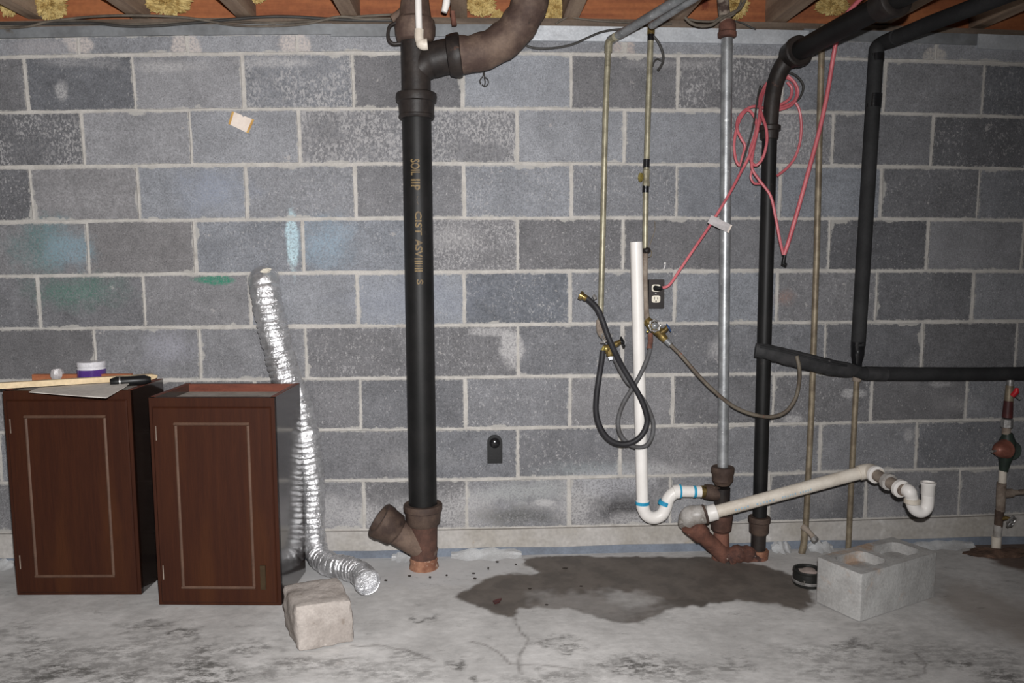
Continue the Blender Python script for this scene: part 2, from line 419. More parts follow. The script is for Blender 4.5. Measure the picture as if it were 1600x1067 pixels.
# ------------------------------------------------------------------ mesh building
class MB:
    def __init__(s):
        s.v, s.f = [], []

    def add(s, vs, fs):
        o = len(s.v)
        s.v += [Vector(p) for p in vs]
        s.f += [tuple(i + o for i in f) for f in fs]
        return s

    def box(s, lo, hi):
        x0, y0, z0 = lo
        x1, y1, z1 = hi
        return s.hexa([(x0, y0, z0), (x1, y0, z0), (x1, y1, z0), (x0, y1, z0)],
                      [(x0, y0, z1), (x1, y0, z1), (x1, y1, z1), (x0, y1, z1)])

    def hexa(s, bot, top):
        return s.add(list(bot) + list(top), [(3, 2, 1, 0), (4, 5, 6, 7), (0, 1, 5, 4), (1, 2, 6, 5), (2, 3, 7, 6), (3, 0, 4, 7)])

    def obox(s, o, u, v, wv, a, b):          # box from a to b in the frame o, u, v, w
        P = lambda x, y, z: o + u * x + v * y + wv * z
        x0, y0, z0 = a
        x1, y1, z1 = b
        return s.hexa([P(x0, y0, z0), P(x1, y0, z0), P(x1, y1, z0), P(x0, y1, z0)],
                      [P(x0, y0, z1), P(x1, y0, z1), P(x1, y1, z1), P(x0, y1, z1)])

    def rings(s, rings, cap0=True, cap1=True):
        n = len(rings[0])
        o = len(s.v)
        for r in rings:
            s.v += [Vector(p) for p in r]
        for k in range(len(rings) - 1):
            for i in range(n):
                j = (i + 1) % n
                s.f.append((o + k * n + i, o + k * n + j, o + (k + 1) * n + j, o + (k + 1) * n + i))
        if cap0:
            s.f.append(tuple(o + i for i in reversed(range(n))))
        if cap1:
            e = o + (len(rings) - 1) * n
            s.f.append(tuple(e + i for i in range(n)))
        return s

    def tube(s, pts, r, seg=12, cap=True, flat=1.0, jit=0.0):
        pts = [Vector(p) for p in pts]
        n = len(pts)
        rr = r if isinstance(r, (list, tuple)) else [r] * n
        t0 = (pts[1] - pts[0]).normalized()
        ref = Vector((0, -1, 0)) if abs(t0.y) < 0.9 else Vector((0, 0, 1))
        nrm = (ref - t0 * ref.dot(t0)).normalized()
        out = []
        for i in range(n):
            t = (pts[min(i + 1, n - 1)] - pts[max(i - 1, 0)])
            t = t.normalized() if t.length > 1e-9 else t0
            nrm = (nrm - t * nrm.dot(t)).normalized()
            bn = t.cross(nrm)
            ring = []
            for k in range(seg):
                a = 2 * math.pi * k / seg
                q = rr[i] * (1 + (random.uniform(-jit, jit) if jit else 0))
                ring.append(pts[i] + nrm * (math.cos(a) * q * flat) + bn * (math.sin(a) * q))
            out.append(ring)
        return s.rings(out, cap, cap)

    def lathe(s, p0, axis, prof, seg=24, cap0=True, cap1=True, jit=0.0):
        p0 = Vector(p0)
        ax = Vector(axis).normalized()
        ref = Vector((0, -1, 0)) if abs(ax.y) < 0.9 else Vector((1, 0, 0))
        a = (ref - ax * ref.dot(ax)).normalized()
        b = ax.cross(a)
        out = []
        for (t, r) in prof:
            out.append([p0 + ax * t + (a * math.cos(2 * math.pi * k / seg) + b * math.sin(2 * math.pi * k / seg)) *
                        (r * (1 + (random.uniform(-jit, jit) if jit else 0))) for k in range(seg)])
        return s.rings(out, cap0, cap1)

    def prism(s, poly, d):                   # extrude a polygon by vector d
        n = len(poly)
        d = Vector(d)
        vs = [Vector(p) for p in poly] + [Vector(p) + d for p in poly]
        fs = [tuple(reversed(range(n))), tuple(range(n, 2 * n))] + [(i, (i + 1) % n, n + (i + 1) % n, n + i) for i in range(n)]
        return s.add(vs, fs)

    def blob(s, c, r, sub=3, amp=0.35, freq=14, squash=(1, 1, 1), seed=0):
        bm = bmesh.new()
        bmesh.ops.create_icosphere(bm, subdivisions=sub, radius=1)
        o = len(s.v)
        for v in bm.verts:
            k = 1 + amp * noise.noise(v.co * freq * 0.15 + Vector((seed * 3.7, seed, 0))) * 1.6 + amp * 0.5 * noise.noise(v.co * freq * 0.4 + Vector((0, seed, 0)))
            s.v.append(Vector(c) + Vector((v.co.x * squash[0], v.co.y * squash[1], v.co.z * squash[2])) * (r * k))
        s.f += [tuple(o + v.index for v in f.verts) for f in bm.faces]
        bm.free()
        return s


def curve(pts, n=6):
    """Catmull-Rom through the points"""
    p = [Vector(q) for q in pts]
    p = [p[0] * 2 - p[1]] + p + [p[-1] * 2 - p[-2]]
    out = []
    for i in range(1, len(p) - 2):
        a, b, c, d = p[i - 1], p[i], p[i + 1], p[i + 2]
        for k in range(n):
            t = k / n
            out.append(0.5 * ((2 * b) + (c - a) * t + (2 * a - 5 * b + 4 * c - d) * t * t + (3 * b - a - 3 * c + d) * t ** 3))
    out.append(p[-2])
    return out


def px(lst, n=6):
    return curve([A(*q) for q in lst], n)


def obj(name, mb, mat, parent=None, base=None, smooth=40):
    base = Vector(base) if base is not None else Vector((0, 0, 0))
    me = bpy.data.meshes.new(name)
    me.from_pydata([tuple(v - base) for v in mb.v], [], mb.f)
    bm = bmesh.new()
    bm.from_mesh(me)
    bmesh.ops.recalc_face_normals(bm, faces=bm.faces)
    bm.to_mesh(me)
    bm.free()
    if smooth:
        me.shade_smooth()
        me.set_sharp_from_angle(angle=math.radians(smooth))
    me.materials.append(mat)
    o = bpy.data.objects.new(name, me)
    COL.objects.link(o)
    if parent:
        o.parent = parent
    else:
        o.location = base
    return o


class Thing:
    def __init__(s, name, label, cat, base, group=None):
        s.base = Vector(base)
        s.o = bpy.data.objects.new(name, None)
        s.o.empty_display_size = 0.05
        COL.objects.link(s.o)
        s.o.location = s.base
        s.o['label'] = label
        s.o['category'] = cat
        if group:
            s.o['group'] = group

    def part(s, name, mb, mat, parent=None, label=None, smooth=40):
        o = obj(name, mb, mat, parent or s.o, s.base, smooth)
        if label:
            o['label'] = label
        return o


def single(name, label, cat, mb, mat, base=None, group=None, smooth=40):
    if base is None:
        zmin = min(v.z for v in mb.v)
        c = sum(mb.v, Vector()) / len(mb.v)
        base = (c.x, c.y, zmin)
    o = obj(name, mb, mat, None, base, smooth)
    o['label'] = label
    o['category'] = cat
    if group:
        o['group'] = group
    return o


def structure(name, mb, mat, smooth=0, base=None):
    o = obj(name, mb, mat, None, base, smooth)
    o['kind'] = 'structure'
    return o


# ------------------------------------------------------------------ floor
def polymask(px_, py_, poly, soft):
    x = px_[:, None]
    y = py_[:, None]
    P = np.array([(p.x, p.y) for p in poly])
    Q = np.roll(P, -1, 0)
    ex, ey = Q[:, 0] - P[:, 0], Q[:, 1] - P[:, 1]
    wx, wy = x - P[:, 0], y - P[:, 1]
    t = np.clip((wx * ex + wy * ey) / (ex * ex + ey * ey + 1e-12), 0, 1)
    d = np.sqrt(((wx - ex * t) ** 2 + (wy - ey * t) ** 2).min(1))
    c = ((P[:, 1] <= y) & (Q[:, 1] > y)) | ((P[:, 1] > y) & (Q[:, 1] <= y))
    xi = P[:, 0] + (y - P[:, 1]) / np.where(np.abs(ey) < 1e-9, 1e-9, ey) * ex
    inside = ((c & (x < xi)).sum(1) % 2) == 1
    sd = np.where(inside, d, -d)
    return np.clip(sd / soft + 0.5, 0, 1), d


def make_floor():
    xs = np.concatenate([np.arange(-1.4, -0.35, 0.15), np.arange(-0.35, 4.05, 0.008), np.arange(4.05, 5.4, 0.15)])
    ys = np.concatenate([np.arange(-4.0, -1.25, 0.2), np.arange(-1.25, 0.0, 0.008), [0.0, 0.02]])
    nx, ny = len(xs), len(ys)
    X, Y = np.meshgrid(xs, ys)
    X = X.ravel()
    Y = Y.ravel()
    rnd = np.random.RandomState(3)

    def vn(sx, sy, seed):                    # cheap value noise
        r = np.random.RandomState(seed)
        g = r.rand(64, 256)
        u = (X + 2) * sx
        v = (Y + 5) * sy
        i = np.floor(u).astype(int)
        j = np.floor(v).astype(int)
        fu = u - i
        fv = v - j
        fu = fu * fu * (3 - 2 * fu)
        fv = fv * fv * (3 - 2 * fv)
        gg = lambda a, b: g[b % 64, a % 256]
        return (gg(i, j) * (1 - fu) + gg(i + 1, j) * fu) * (1 - fv) + (gg(i, j + 1) * (1 - fu) + gg(i + 1, j + 1) * fu) * fv

    jx = (vn(30, 30, 1) - 0.5) * 0.035 + (vn(80, 80, 4) - 0.5) * 0.014
    jy = (vn(30, 30, 2) - 0.5) * 0.035 + (vn(80, 80, 5) - 0.5) * 0.014
    Z = (vn(4, 4, 7) - 0.5) * 0.006 + (vn(14, 14, 8) - 0.5) * 0.002
    Z *= np.clip(-Y / 0.3, 0, 1)
    Z -= Z.max()
    wet = [(710, 930), (727, 918), (750, 908), (775, 898), (795, 894), (815, 896), (842, 893), (824, 882), (820, 872), (840, 867), (1000, 869),
           (1120, 869), (1160, 878), (1200, 884), (1235, 898), (1268, 908), (1270, 940), (1252, 953), (1215, 942), (1150, 936), (1100, 945),
           (1060, 948), (1020, 962), (985, 974), (950, 966), (915, 955), (885, 949), (845, 946), (815, 948), (800, 961), (770, 957), (755, 948), (728, 938)]
    w_, _ = polymask(X + jx * 0.7, Y + jy * 0.7, [G(*q) for q in wet], 0.014)
    isl = [(950, 918), (975, 922), (1010, 925), (1030, 935), (1010, 945), (985, 948), (955, 938)]
    i_, _ = polymask(X + jx * 1.5, Y + jy * 1.5, [G(*q) for q in isl], 0.05)
    w_ = w_ * (1 - 0.45 * i_)
    lowl = [(830, 925), (960, 925), (1010, 940), (1060, 948), (985, 974), (915, 957), (830, 950)]
    l_, _ = polymask(X + jx * 2, Y + jy * 2, [G(*q) for q in lowl], 0.06)
    w_ = w_ * (1 - 0.3 * l_)
    soil = [(1512, 848), (1545, 842), (1620, 842), (1640, 880), (1605, 892), (1570, 884), (1535, 868)]
    s_, _ = polymask(X + jx, Y + jy, [G(*q) for q in soil], 0.04)
    tan = [(1470, 900), (1540, 915), (1640, 960), (1680, 1010), (1590, 1005), (1500, 960), (1450, 930)]
    t_, _ = polymask(X + jx * 2, Y + jy * 2, [G(*q) for q in tan], 0.12)
    white = [(-60, 872), (200, 870), (480, 868), (700, 866), (815, 866), (825, 875), (815, 886), (840, 893), (800, 893), (770, 897), (740, 910), (690, 915),
             (600, 916), (450, 905), (200, 905), (-60, 900)]
    p_, _ = polymask(X + jx * 2, Y + jy * 2, [G(*q) for q in white], 0.05)
    dirt = np.zeros_like(X)
    for (cx, cy, rx, ry, k) in [(95, 1045, 70, 14, 1), (310, 1040, 50, 20, 1), (60, 1000, 40, 8, .7), (230, 975, 40, 8, .7), (110, 1020, 60, 10, .6), (320, 1015, 30, 10, .8), (400, 1010, 40, 10, .7),
                                (295, 988, 22, 8, .9), (30, 1025, 40, 10, .8), (190, 1058, 60, 12, .8), (1010, 1040, 60, 14, 1), (985, 1045, 30, 10, 1), (640, 1025, 30, 10, .6),
                                (1150, 1038, 40, 10, .7), (860, 1000, 30, 7, .8), (895, 1012, 26, 6, .8), (665, 967, 12, 4, .9), (720, 1035, 14, 10, 1), (735, 1060, 14, 8, 1), (480, 1035, 70, 12, .7),
                                (1340, 1010, 50, 10, .8), (1420, 1035, 40, 5, .9), (1515, 1040, 26, 7, .9), (1570, 1055, 40, 12, .9), (1290, 1045, 60, 12, .6), (1080, 935, 60, 9, .6), (1380, 1050, 60, 10, .6),
                                (1000, 965, 40, 9, .4), (560, 1045, 60, 12, .6), (860, 1058, 60, 10, .6), (150, 1030, 150, 30, .55), (40, 1055, 60, 20, .7), (330, 1058, 70, 16, .9), (250, 1000, 90, 12, .5), (20, 985, 40, 10, .5), (400, 1050, 60, 12, .6), (1050, 1050, 90, 16, .6), (1300, 1020, 90, 16, .5), (1450, 1020, 80, 20, .4), (1550, 1030, 60, 20, .5), (620, 1050, 60, 14, .6), (940, 1040, 40, 10, .7), (285, 985, 14, 8, 1), (1370, 985, 40, 10, .4)]:
        c = G(cx, cy)
        ax = (G(cx + rx, cy) - c).length
        ay = (G(cx, cy + ry) - c).length
        d = np.sqrt(((X + jx * 2 - c.x) / ax) ** 2 + ((Y + jy * 2 - c.y) / ay) ** 2)
        dirt = np.maximum(dirt, k * np.clip(1.5 - d, 0, 1))
    crack = np.zeros_like(X)
    for line in ([(800, 958), (808, 975), (815, 985), (824, 998), (818, 1012), (811, 1022), (811, 1035), (815, 1052)],
                 [(738, 1001), (762, 1008), (785, 1020), (798, 1037)], [(548, 1007), (590, 1006), (635, 1014), (680, 1030)], [(798, 1037), (850, 1038), (900, 1045)],
                 [(1420, 1055), (1445, 1050), (1447, 1036), (1432, 1020)]):
        P = [G(*q) for q in line]
        P = P + P[::-1][1:-1]
        _, d = polymask(X + jx * 0.3, Y + jy * 0.3, P, 1)
        crack = np.maximum(crack, np.clip(1.0 - d / 0.007, 0, 1))
    me = bpy.data.meshes.new('floor')
    ii = np.arange((nx - 1) * (ny - 1))
    r = ii // (nx - 1)
    c = ii % (nx - 1)
    a = r * nx + c
    faces = np.stack([a, a + 1, a + nx + 1, a + nx], 1)
    me.from_pydata(np.stack([X, Y, Z], 1).tolist(), [], faces.tolist())
    me.shade_smooth()
    for nm, arr in (('wet', w_), ('soil', s_), ('tan', t_), ('white', p_), ('dirt', dirt), ('crack', crack)):
        at = me.attributes.new(nm, 'FLOAT', 'POINT')
        at.data.foreach_set('value', arr.astype(np.float32))
    t = NT('concrete_floor')
    at = {k: t.n('Attribute', attribute_name=k).outputs['Fac'] for k in ('wet', 'soil', 'tan', 'white', 'dirt', 'crack')}
    col = t.mix(t.step(t.noise(3.2, 6, 0.6), 0.35, 0.65), lin(206, 204, 202), lin(182, 180, 178))
    col = t.gain(col, t.noise(30, 6, 0.75, stretch=(0.7, 1.2, 1)), 0.78, 1.14)
    col = t.mix(t.math('MULTIPLY', at['tan'], 0.6), col, lin(152, 142, 134))
    col = t.mix(t.math('MULTIPLY', at['white'], 0.55), col, lin(196, 196, 197))
    sm = t.step(t.noise(20, 7, 0.78, stretch=(0.6, 1.2, 1)), 0.57, 0.70)
    dm = t.math('MULTIPLY', at['dirt'], t.step(t.noise(34, 6, 0.8, stretch=(0.6, 1.2, 1)), 0.40, 0.58))
    lowy = t.math('MULTIPLY', sm, 0.42)
    col = t.mix(t.math('MAXIMUM', t.math('MULTIPLY', dm, 0.9), lowy, True), col, lin(80, 78, 75))
    col = t.mix(t.math('MULTIPLY', t.step(t.noise(9, 5, 0.7), 0.66, 0.74), 0.3), col, lin(172, 150, 138))
    col = t.mix(t.math('MULTIPLY', at['crack'], 0.6), col, lin(84, 78, 74))
    wetc = t.mix(t.step(t.noise(9, 5, 0.6), 0.4, 0.62), lin(100, 92, 85), lin(84, 77, 71))
    wetc = t.gain(wetc, t.noise(40, 4, 0.6), 0.9, 1.1)
    col = t.mix(t.math('MULTIPLY', at['wet'], 0.93), col, wetc)
    col = t.mix(t.math('MULTIPLY', at['soil'], 0.9), col, t.mix(t.noise(40, 4), lin(110, 86, 72), lin(70, 54, 46)))
    t.bump(t.noise(70, 5, 0.7), 0.3, 0.002)
    rg = t.math('SUBTRACT', 0.85, t.math('MULTIPLY', at['wet'], 0.25))
    me.materials.append(t.out(col, rg, 0, 0.2))
    o = bpy.data.objects.new('floor', me)
    COL.objects.link(o)
    o['kind'] = 'structure'
    o['label'] = 'grey cracked concrete floor with a wide dark damp stain'


make_floor()

# ------------------------------------------------------------------ wall of blocks
XL, XR = -1.25, 5.25
wb = MB().box((XL, 0.005, -0.02), (XR, 0.2, 2.035))
wall_back = structure('wall_back', wb, M_MORTAR)
wall_back['label'] = 'grey concrete block wall with pale mortar joints'


def block_mesh(hw, hh, seed, name):
    r = random.Random(seed)
    pts = []
    for a, b, n in (((-hw, -hh), (hw, -hh), 4), ((hw, -hh), (hw, hh), 2), ((hw, hh), (-hw, hh), 4), ((-hw, hh), (-hw, -hh), 2)):
        for k in range(n):
            t = k / n
            pts.append((a[0] + (b[0] - a[0]) * t + r.uniform(-.0025, .0025), a[1] + (b[1] - a[1]) * t + r.uniform(-.0025, .0025)))
    mb = MB()
    mb.prism([(p[0], 0.03, p[1]) for p in pts], (0, -0.03, 0))
    me = bpy.data.meshes.new(name)
    me.from_pydata([tuple(v) for v in mb.v], [], mb.f)
    bm = bmesh.new()
    bm.from_mesh(me)
    bmesh.ops.recalc_face_normals(bm, faces=bm.faces)
    bm.to_mesh(me)
    bm.free()
    return me


HW, HH = BW / 2 - 0.006, BH / 2 - 0.006
full = [block_mesh(HW, HH, s, 'block') for s in range(6)]
cut = [block_mesh(HW, 0.030, 10 + s, 'block') for s in range(3)]
for me in full:
    me.materials.append(M_BLOCK)
for me in cut:
    me.materials.append(M_BLOCKTOP)
# tone of single blocks: (row, i) counted from the leftmost joint in view; (grey, red-blue shift, flecks)
TONE = {(1, 0): (96, -2, .35), (1, 1): (122, 0, .2), (1, 2): (112, -3, .95), (1, 3): (102, 1, .25), (1, 4): (124, -4, .2), (1, 5): (100, 1, .35), (1, 6): (100, 1, .85), (1, 7): (110, -3, .2), (1, 8): (112, 0, .15),
        (2, -1): (94, 0, .9), (2, 0): (122, 0, .2), (2, 1): (124, -2, .2), (2, 2): (108, 0, 1.0), (2, 3): (108, 0, 1.0), (2, 4): (124, -3, .35), (2, 5): (118, -3, .3), (2, 6): (108, 0, .9), (2, 7): (104, 0, .2), (2, 8): (92, 0, .6),
        (3, -1): (92, 0, .6), (3, 0): (116, 2, .1), (3, 1): (122, -4, .2), (3, 2): (118, -2, .5), (3, 3): (108, 0, .5), (3, 4): (120, -4, .7), (3, 5): (112, -2, .6), (3, 6): (112, -4, .3), (3, 7): (116, -5, .2), (3, 8): (98, 0, .5),
        (4, -1): (110, 1, .3), (4, 0): (108, 3, .1), (4, 1): (114, -4, .5), (4, 2): (116, -5, .4), (4, 3): (106, 1, .9), (4, 4): (100, 1, .5), (4, 5): (100, 1, .3), (4, 6): (104, 0, .2), (4, 7): (90, 0, .3), (4, 8): (112, 0, .1),
        (5, -1): (104, 0, .4), (5, 0): (102, 0, .3), (5, 1): (112, 1, .4), (5, 2): (120, -3, .2), (5, 3): (124, -5, .2), (5, 4): (100, -5, .6), (5, 5): (112, -2, .4), (5, 6): (118, -4, .3), (5, 7): (108, 1, .4), (5, 8): (98, 0, .4),
        (6, -1): (98, 2, .2), (6, 0): (112, 0, .3), (6, 1): (114, 0, .4), (6, 2): (102, 1, .6), (6, 3): (102, 1, .6), (6, 4): (104, -1, .4), (6, 5): (102, 0, .4), (6, 6): (106, -1, .4), (6, 7): (98, 0, .3), (6, 8): (96, 1, .2)}
rr = random.Random(21)
for row in range(0, 10):
    off = 0.0 if row % 2 else 0.5
    for i in range(-3, 13):
        x0, x1 = (i + off) * BW, (i + 1 + off) * BW
        if x0 < XL or x1 > XR:
            continue
        z1 = -(row - 1) * BH
        z0 = -row * BH
        if row == 0:
            z0, z1 = 0.0, 0.074
        cx, cz = wall((x0 + x1) / 2, (z0 + z1) / 2)
        ax, az = wall(x0, (z0 + z1) / 2)
        bx, bz = wall(x1, (z0 + z1) / 2)
        _, tz = wall((x0 + x1) / 2, z1)
        _, uz = wall((x0 + x1) / 2, z0)
        me = rr.choice(cut if row == 0 else full)
        b = bpy.data.objects.new('block', me)
        COL.objects.link(b)
        b.parent = wall_back
        if row:
            b.material_slots[0].link = 'OBJECT'
            b.material_slots[0].material = M_BLOCKS[row]
        b.location = (cx + rr.uniform(-.002, .002), rr.uniform(-0.0015, 0.0015), cz + rr.uniform(-.0015, .0015))
        b.scale = ((bx - ax) / BW, 1, (tz - uz) / (BH if row else 0.074))
        b.rotation_euler = (0, -math.atan2(bz - az, bx - ax), 0)
        g, sh, fk = TONE.get((row, i), (rr.uniform(98, 116), rr.uniform(-2, 2), rr.uniform(.2, .6)))
        if row == 0:
            g, sh, fk = rr.uniform(116, 130), -2, 0.15
        if row >= 7:
            fk += 0.1
        g = 108 + (g - 108) * 1.25 + 9
        c = lin(g + sh * 0.6, g, g - sh * 0.6 + 3)
        b.color = (*c, fk)

# base strip of smooth cement and the coated gap under it
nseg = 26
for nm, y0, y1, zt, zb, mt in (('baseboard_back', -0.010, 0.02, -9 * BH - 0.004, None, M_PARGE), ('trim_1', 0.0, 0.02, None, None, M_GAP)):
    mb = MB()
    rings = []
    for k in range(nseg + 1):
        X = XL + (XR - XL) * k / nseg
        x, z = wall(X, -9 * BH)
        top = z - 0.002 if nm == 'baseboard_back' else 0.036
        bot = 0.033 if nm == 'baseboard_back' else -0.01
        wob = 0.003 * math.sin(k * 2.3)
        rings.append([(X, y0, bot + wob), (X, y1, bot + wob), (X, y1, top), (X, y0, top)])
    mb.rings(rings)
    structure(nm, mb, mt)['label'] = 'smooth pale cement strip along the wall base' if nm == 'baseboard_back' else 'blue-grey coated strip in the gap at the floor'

# ------------------------------------------------------------------ sill, flashing, rim, joists
_, zs = wall(1.7, 0.062)


def strip(x0, x1, zl, zh, y0, y1, mt, name, lab, wav=0.0, n=14):
    mb = MB()
    rings = []
    for k in range(n + 1):
        X = x0 + (x1 - x0) * k / n
        _, a = wall(X, zl)
        _, b = wall(X, zh)
        d = wav * math.sin(k * 1.9 + x0 * 5)
        rings.append([(X, y0 + d, a + d * 0.4), (X, y1, a), (X, y1, b), (X, y0, b)])
    mb.rings(rings)
    structure(name, mb, mt)['label'] = lab


xs_ = lambda x: A(x, 60, 0).x
strip(XL, xs_(520), 0.068, 0.106, -0.006, 0.05, M_FLASH, 'trim_2', 'dull grey metal sill strip left of the big stack pipe')
strip(xs_(518), xs_(800), 0.060, 0.104, -0.008, 0.05, M_FLASH, 'trim_3', 'grey metal sill strip behind the big stack pipe')
strip(xs_(795), xs_(1262), 0.046, 0.100, -0.010, 0.05, M_GALV, 'trim_4', 'shiny galvanized flashing behind the copper tubes', 0.001, 9)
strip(xs_(1255), xs_(1530), 0.066, 0.108, -0.006, 0.05, M_FLASH, 'trim_5', 'dull metal sill strip behind the foam-wrapped pipe')
strip(xs_(1526), XR, 0.052, 0.108, -0.010, 0.05, M_GALV, 'trim_6', 'shiny galvanized flashing at the right end of the wall', 0.001, 7)
strip(XL, XR, 0.100, 0.132, 0.004, 0.19, M_SILLW, 'trim_7', 'weathered wooden sill plate on top of the wall')

ZJ = wall(1.7, 0.128)[1]
ceil = structure('ceiling', MB().box((XL, -3.4, ZJ + 0.235), (XR, 0.2, ZJ + 0.255)), M_SUB)
ceil['label'] = 'plywood subfloor seen from below between wooden joists'
for k in range(4):
    x0 = XL + (XR - XL) * k / 4
    obj('rim_board', MB().box((x0 + 0.002, 0.075 + 0.002 * (k % 2), ZJ - 0.03), (x0 + (XR - XL) / 4 - 0.002, 0.115, ZJ + 0.234)), M_RIM, ceil, smooth=0)
jr = [A(x, 30, 0.05).x for x in (-103, 65, 232, 398, 562, 730)]
jl = [A(x, 30, 0.05).x for x in (877, 1040, 1199, 1362, 1520, 1680)]
for x in jr:
    obj('joist', MB().box((x - 0.058, -3.4, ZJ), (x, 0.074, ZJ + 0.234)), M_JOIST, ceil, smooth=0)
for x in jl:
    obj('joist', MB().box((x, -3.4, ZJ), (x + 0.058, 0.074, ZJ + 0.234)), M_JOIST, ceil, smooth=0)

# ------------------------------------------------------------------ big cast iron stack
YS = -0.105
sx = A(656, 480, YS).x


def SZ(y):
    return A(656, y, YS).z


st = Thing('cast_iron_stack', 'large black cast iron soil stack with a curved branch at its top', 'pipe', (sx, YS, 0))
zb = SZ(783)
pipe = st.part('pipe', MB().lathe((sx, YS, zb - 0.03), (0, 0, 1), [(0, .0535), (0.3, .0535), (0.9, .0535), (SZ(180) - zb + .03, .0535)], 32), M_BLACKP)
hz = SZ(186)
st.part('coupling', MB().lathe((sx, YS, hz), (0, 0, 1), [(0, .060), (.004, .064), (.012, .066), (.016, .063), (.058, .066), (.062, .073), (.078, .075), (.090, .073), (.094, .066), (.094, .050)], 32), M_DARKIRON,
        label='flared iron hub at the top of the straight pipe')
ht = hz + .09
tee = MB().lathe((sx, YS, ht - .01), (0, 0, 1), [(0, .053), (.10, .053), (SZ(62) - ht, .054)], 32)
br = [A(652, 112, YS), A(668, 98, YS), A(690, 90, YS - .005), A(712, 86, YS - .01)]
tee.tube(curve(br, 6), [.050 + .012 * min(1, k / 8) for k in range(19)], 24)
st.part('sanitary_tee', tee, M_DARKIRON, label='black iron tee fitting')
st.part('tee_hub', MB().lathe(A(704, 87, YS - .01), A(722, 85, YS - .012) - A(704, 87, YS - .01), [(-.012, .058), (-.008, .070), (.010, .077), (.026, .079), (.036, .077), (.040, .066)], 28, jit=.02), M_DARKIRON)
bend = [(712, 86, YS - .012), (740, 84, YS - .014), (770, 74, YS - .016), (796, 56, YS - .02), (815, 32, YS - .024), (827, 6, YS - .03), (834, -30, YS - .035)]
bp = px(bend, 6)
st.part('bend', MB().tube(bp, [.066 + .002 * math.sin(k * .9) for k in range(len(bp))], 28, jit=.012), M_DUSTY, label='dusty brown curved pipe rising to the joists')
st.part('top_hub', MB().lathe((sx, YS, SZ(66)), (0, 0, 1), [(0, .056), (.006, .066), (.03, .072), (.055, .073), (.075, .070), (.085, .058), (.16, .048), (.3, .048)], 28, jit=.03), M_DUSTY,
        label='grimy brown hub under the joists')
clz = SZ(58)
st.part('strap', MB().tube(curve([(sx - .05, YS - .02, clz + .05), (sx - .088, YS - .03, clz + .03), (sx - .095, YS - .03, clz - .01), (sx - .080, YS - .03, clz - .03), (sx - .05, YS - .03, clz - .03)], 6), .006, 8), M_DARKIRON)
# lower wye
hl = SZ(818)
wy = MB().lathe((sx, YS, -.01), (0, 0, 1), [(0, .046), (.06, .052), (hl + .01, .055)], 28)
st.part('wye_hub', MB().lathe((sx, YS, hl - .005), (0, 0, 1), [(0, .056), (.012, .066), (.055, .069), (.060, .074), (.080, .075), (.084, .072), (.084, .056), (.070, .054)], 32, cap1=False), M_HUB)
wy0 = Vector((sx - .005, YS - .004, .075))
wd = (A(597, 815, YS - .03) - wy0)
wl = wd.length
wyo = st.part('wye_body', wy, M_RUSTD)
st.part('rust_foot', MB().lathe((sx, YS, -.012), (0, 0, 1), [(0, .058), (.018, .055), (.03, .052), (.045, .053), (.05, .050)], 26, jit=.035), M_ORANGE, label='orange rusted foot at the floor')
st.part('wye_branch', MB().lathe(wy0 - wd.normalized() * .05, wd, [(0, .034), (.03, .046), (wl * .72 + .05, .052)], 26), M_DUSTY)
st.part('branch_hub', MB().lathe(wy0 + wd.normalized() * (wl * .62), wd, [(0, .050), (.012, .062), (.05, .066), (.060, .069), (.085, .070), (.089, .066), (.089, .052), (.030, .048)], 28, cap1=True, jit=.02), M_HUB,
        label='dirty open side hub of the wye')


def text_mesh(body, size):
    cu = bpy.data.curves.new('txt', 'FONT')
    cu.body = body
    cu.size = size
    cu.extrude = 0.0
    cu.offset = 0.022
    cu.resolution_u = 3
    o = bpy.data.objects.new('txt', cu)
    COL.objects.link(o)
    bpy.context.view_layer.update()
    me = bpy.data.meshes.new_from_object(o)
    bm = bmesh.new()
    bm.from_mesh(me)
    bmesh.ops.triangulate(bm, faces=bm.faces)
    for _ in range(4):
        lg = [e for e in bm.edges if e.calc_length() > size * .12]
        if lg:
            bmesh.ops.subdivide_edges(bm, edges=lg, cuts=1)
            bmesh.ops.triangulate(bm, faces=bm.faces)
    bm.verts.index_update()
    V = [v.co.copy() for v in bm.verts]
    Fc = [tuple(v.index for v in p.verts) for p in bm.faces]
    bm.free()
    bpy.data.objects.remove(o)
    bpy.data.curves.remove(cu)
    bpy.data.meshes.remove(me)
    return V, Fc


def pipe_text(body, ytop, ybot, hpx, ang0):
    V, Fc = text_mesh(body, 1.0)
    x0, x1 = min(v.x for v in V), max(v.x for v in V)
    y0, y1 = min(v.y for v in V), max(v.y for v in V)
    L = SZ(ytop) - SZ(ybot)
    hh_ = S(hpx, YS)
    R = .0544
    vs_ = []
    for v in V:
        u = (v.x - x0) / (x1 - x0)
        q = (v.y - y0) / (y1 - y0)
        a = ang0 + (q - .5) * hh_ / R
        vs_.append((sx + R * math.sin(a), YS - R * math.cos(a), SZ(ytop) - u * L))
    o = st.part('lettering', MB().add(vs_, Fc), M_GOLD, pipe, 'worn gold stencil letters', smooth=0)
    return o


pipe_text('SOIL', 251, 276, 14, -.10)
pipe_text('IIP', 282, 299, 14, -.10)
pipe_text('CIST', 331, 368, 10, 0.06)
pipe_text('ASV', 374, 402, 11, 0.06)
pipe_text('IIIIII', 403, 424, 12, 0.02)
pipe_text('S', 436, 444, 10, 0.10)
MB_ = MB().tube([Vector((sx + .0542 * math.sin(a), YS - .0542 * math.cos(a), SZ(y))) for (a, y) in ((0.06, 308), (-.02, 312), (0.0, 316), (.08, 321))], .0013, 5)
st.part('check_mark', MB_, M_CABLE, pipe)

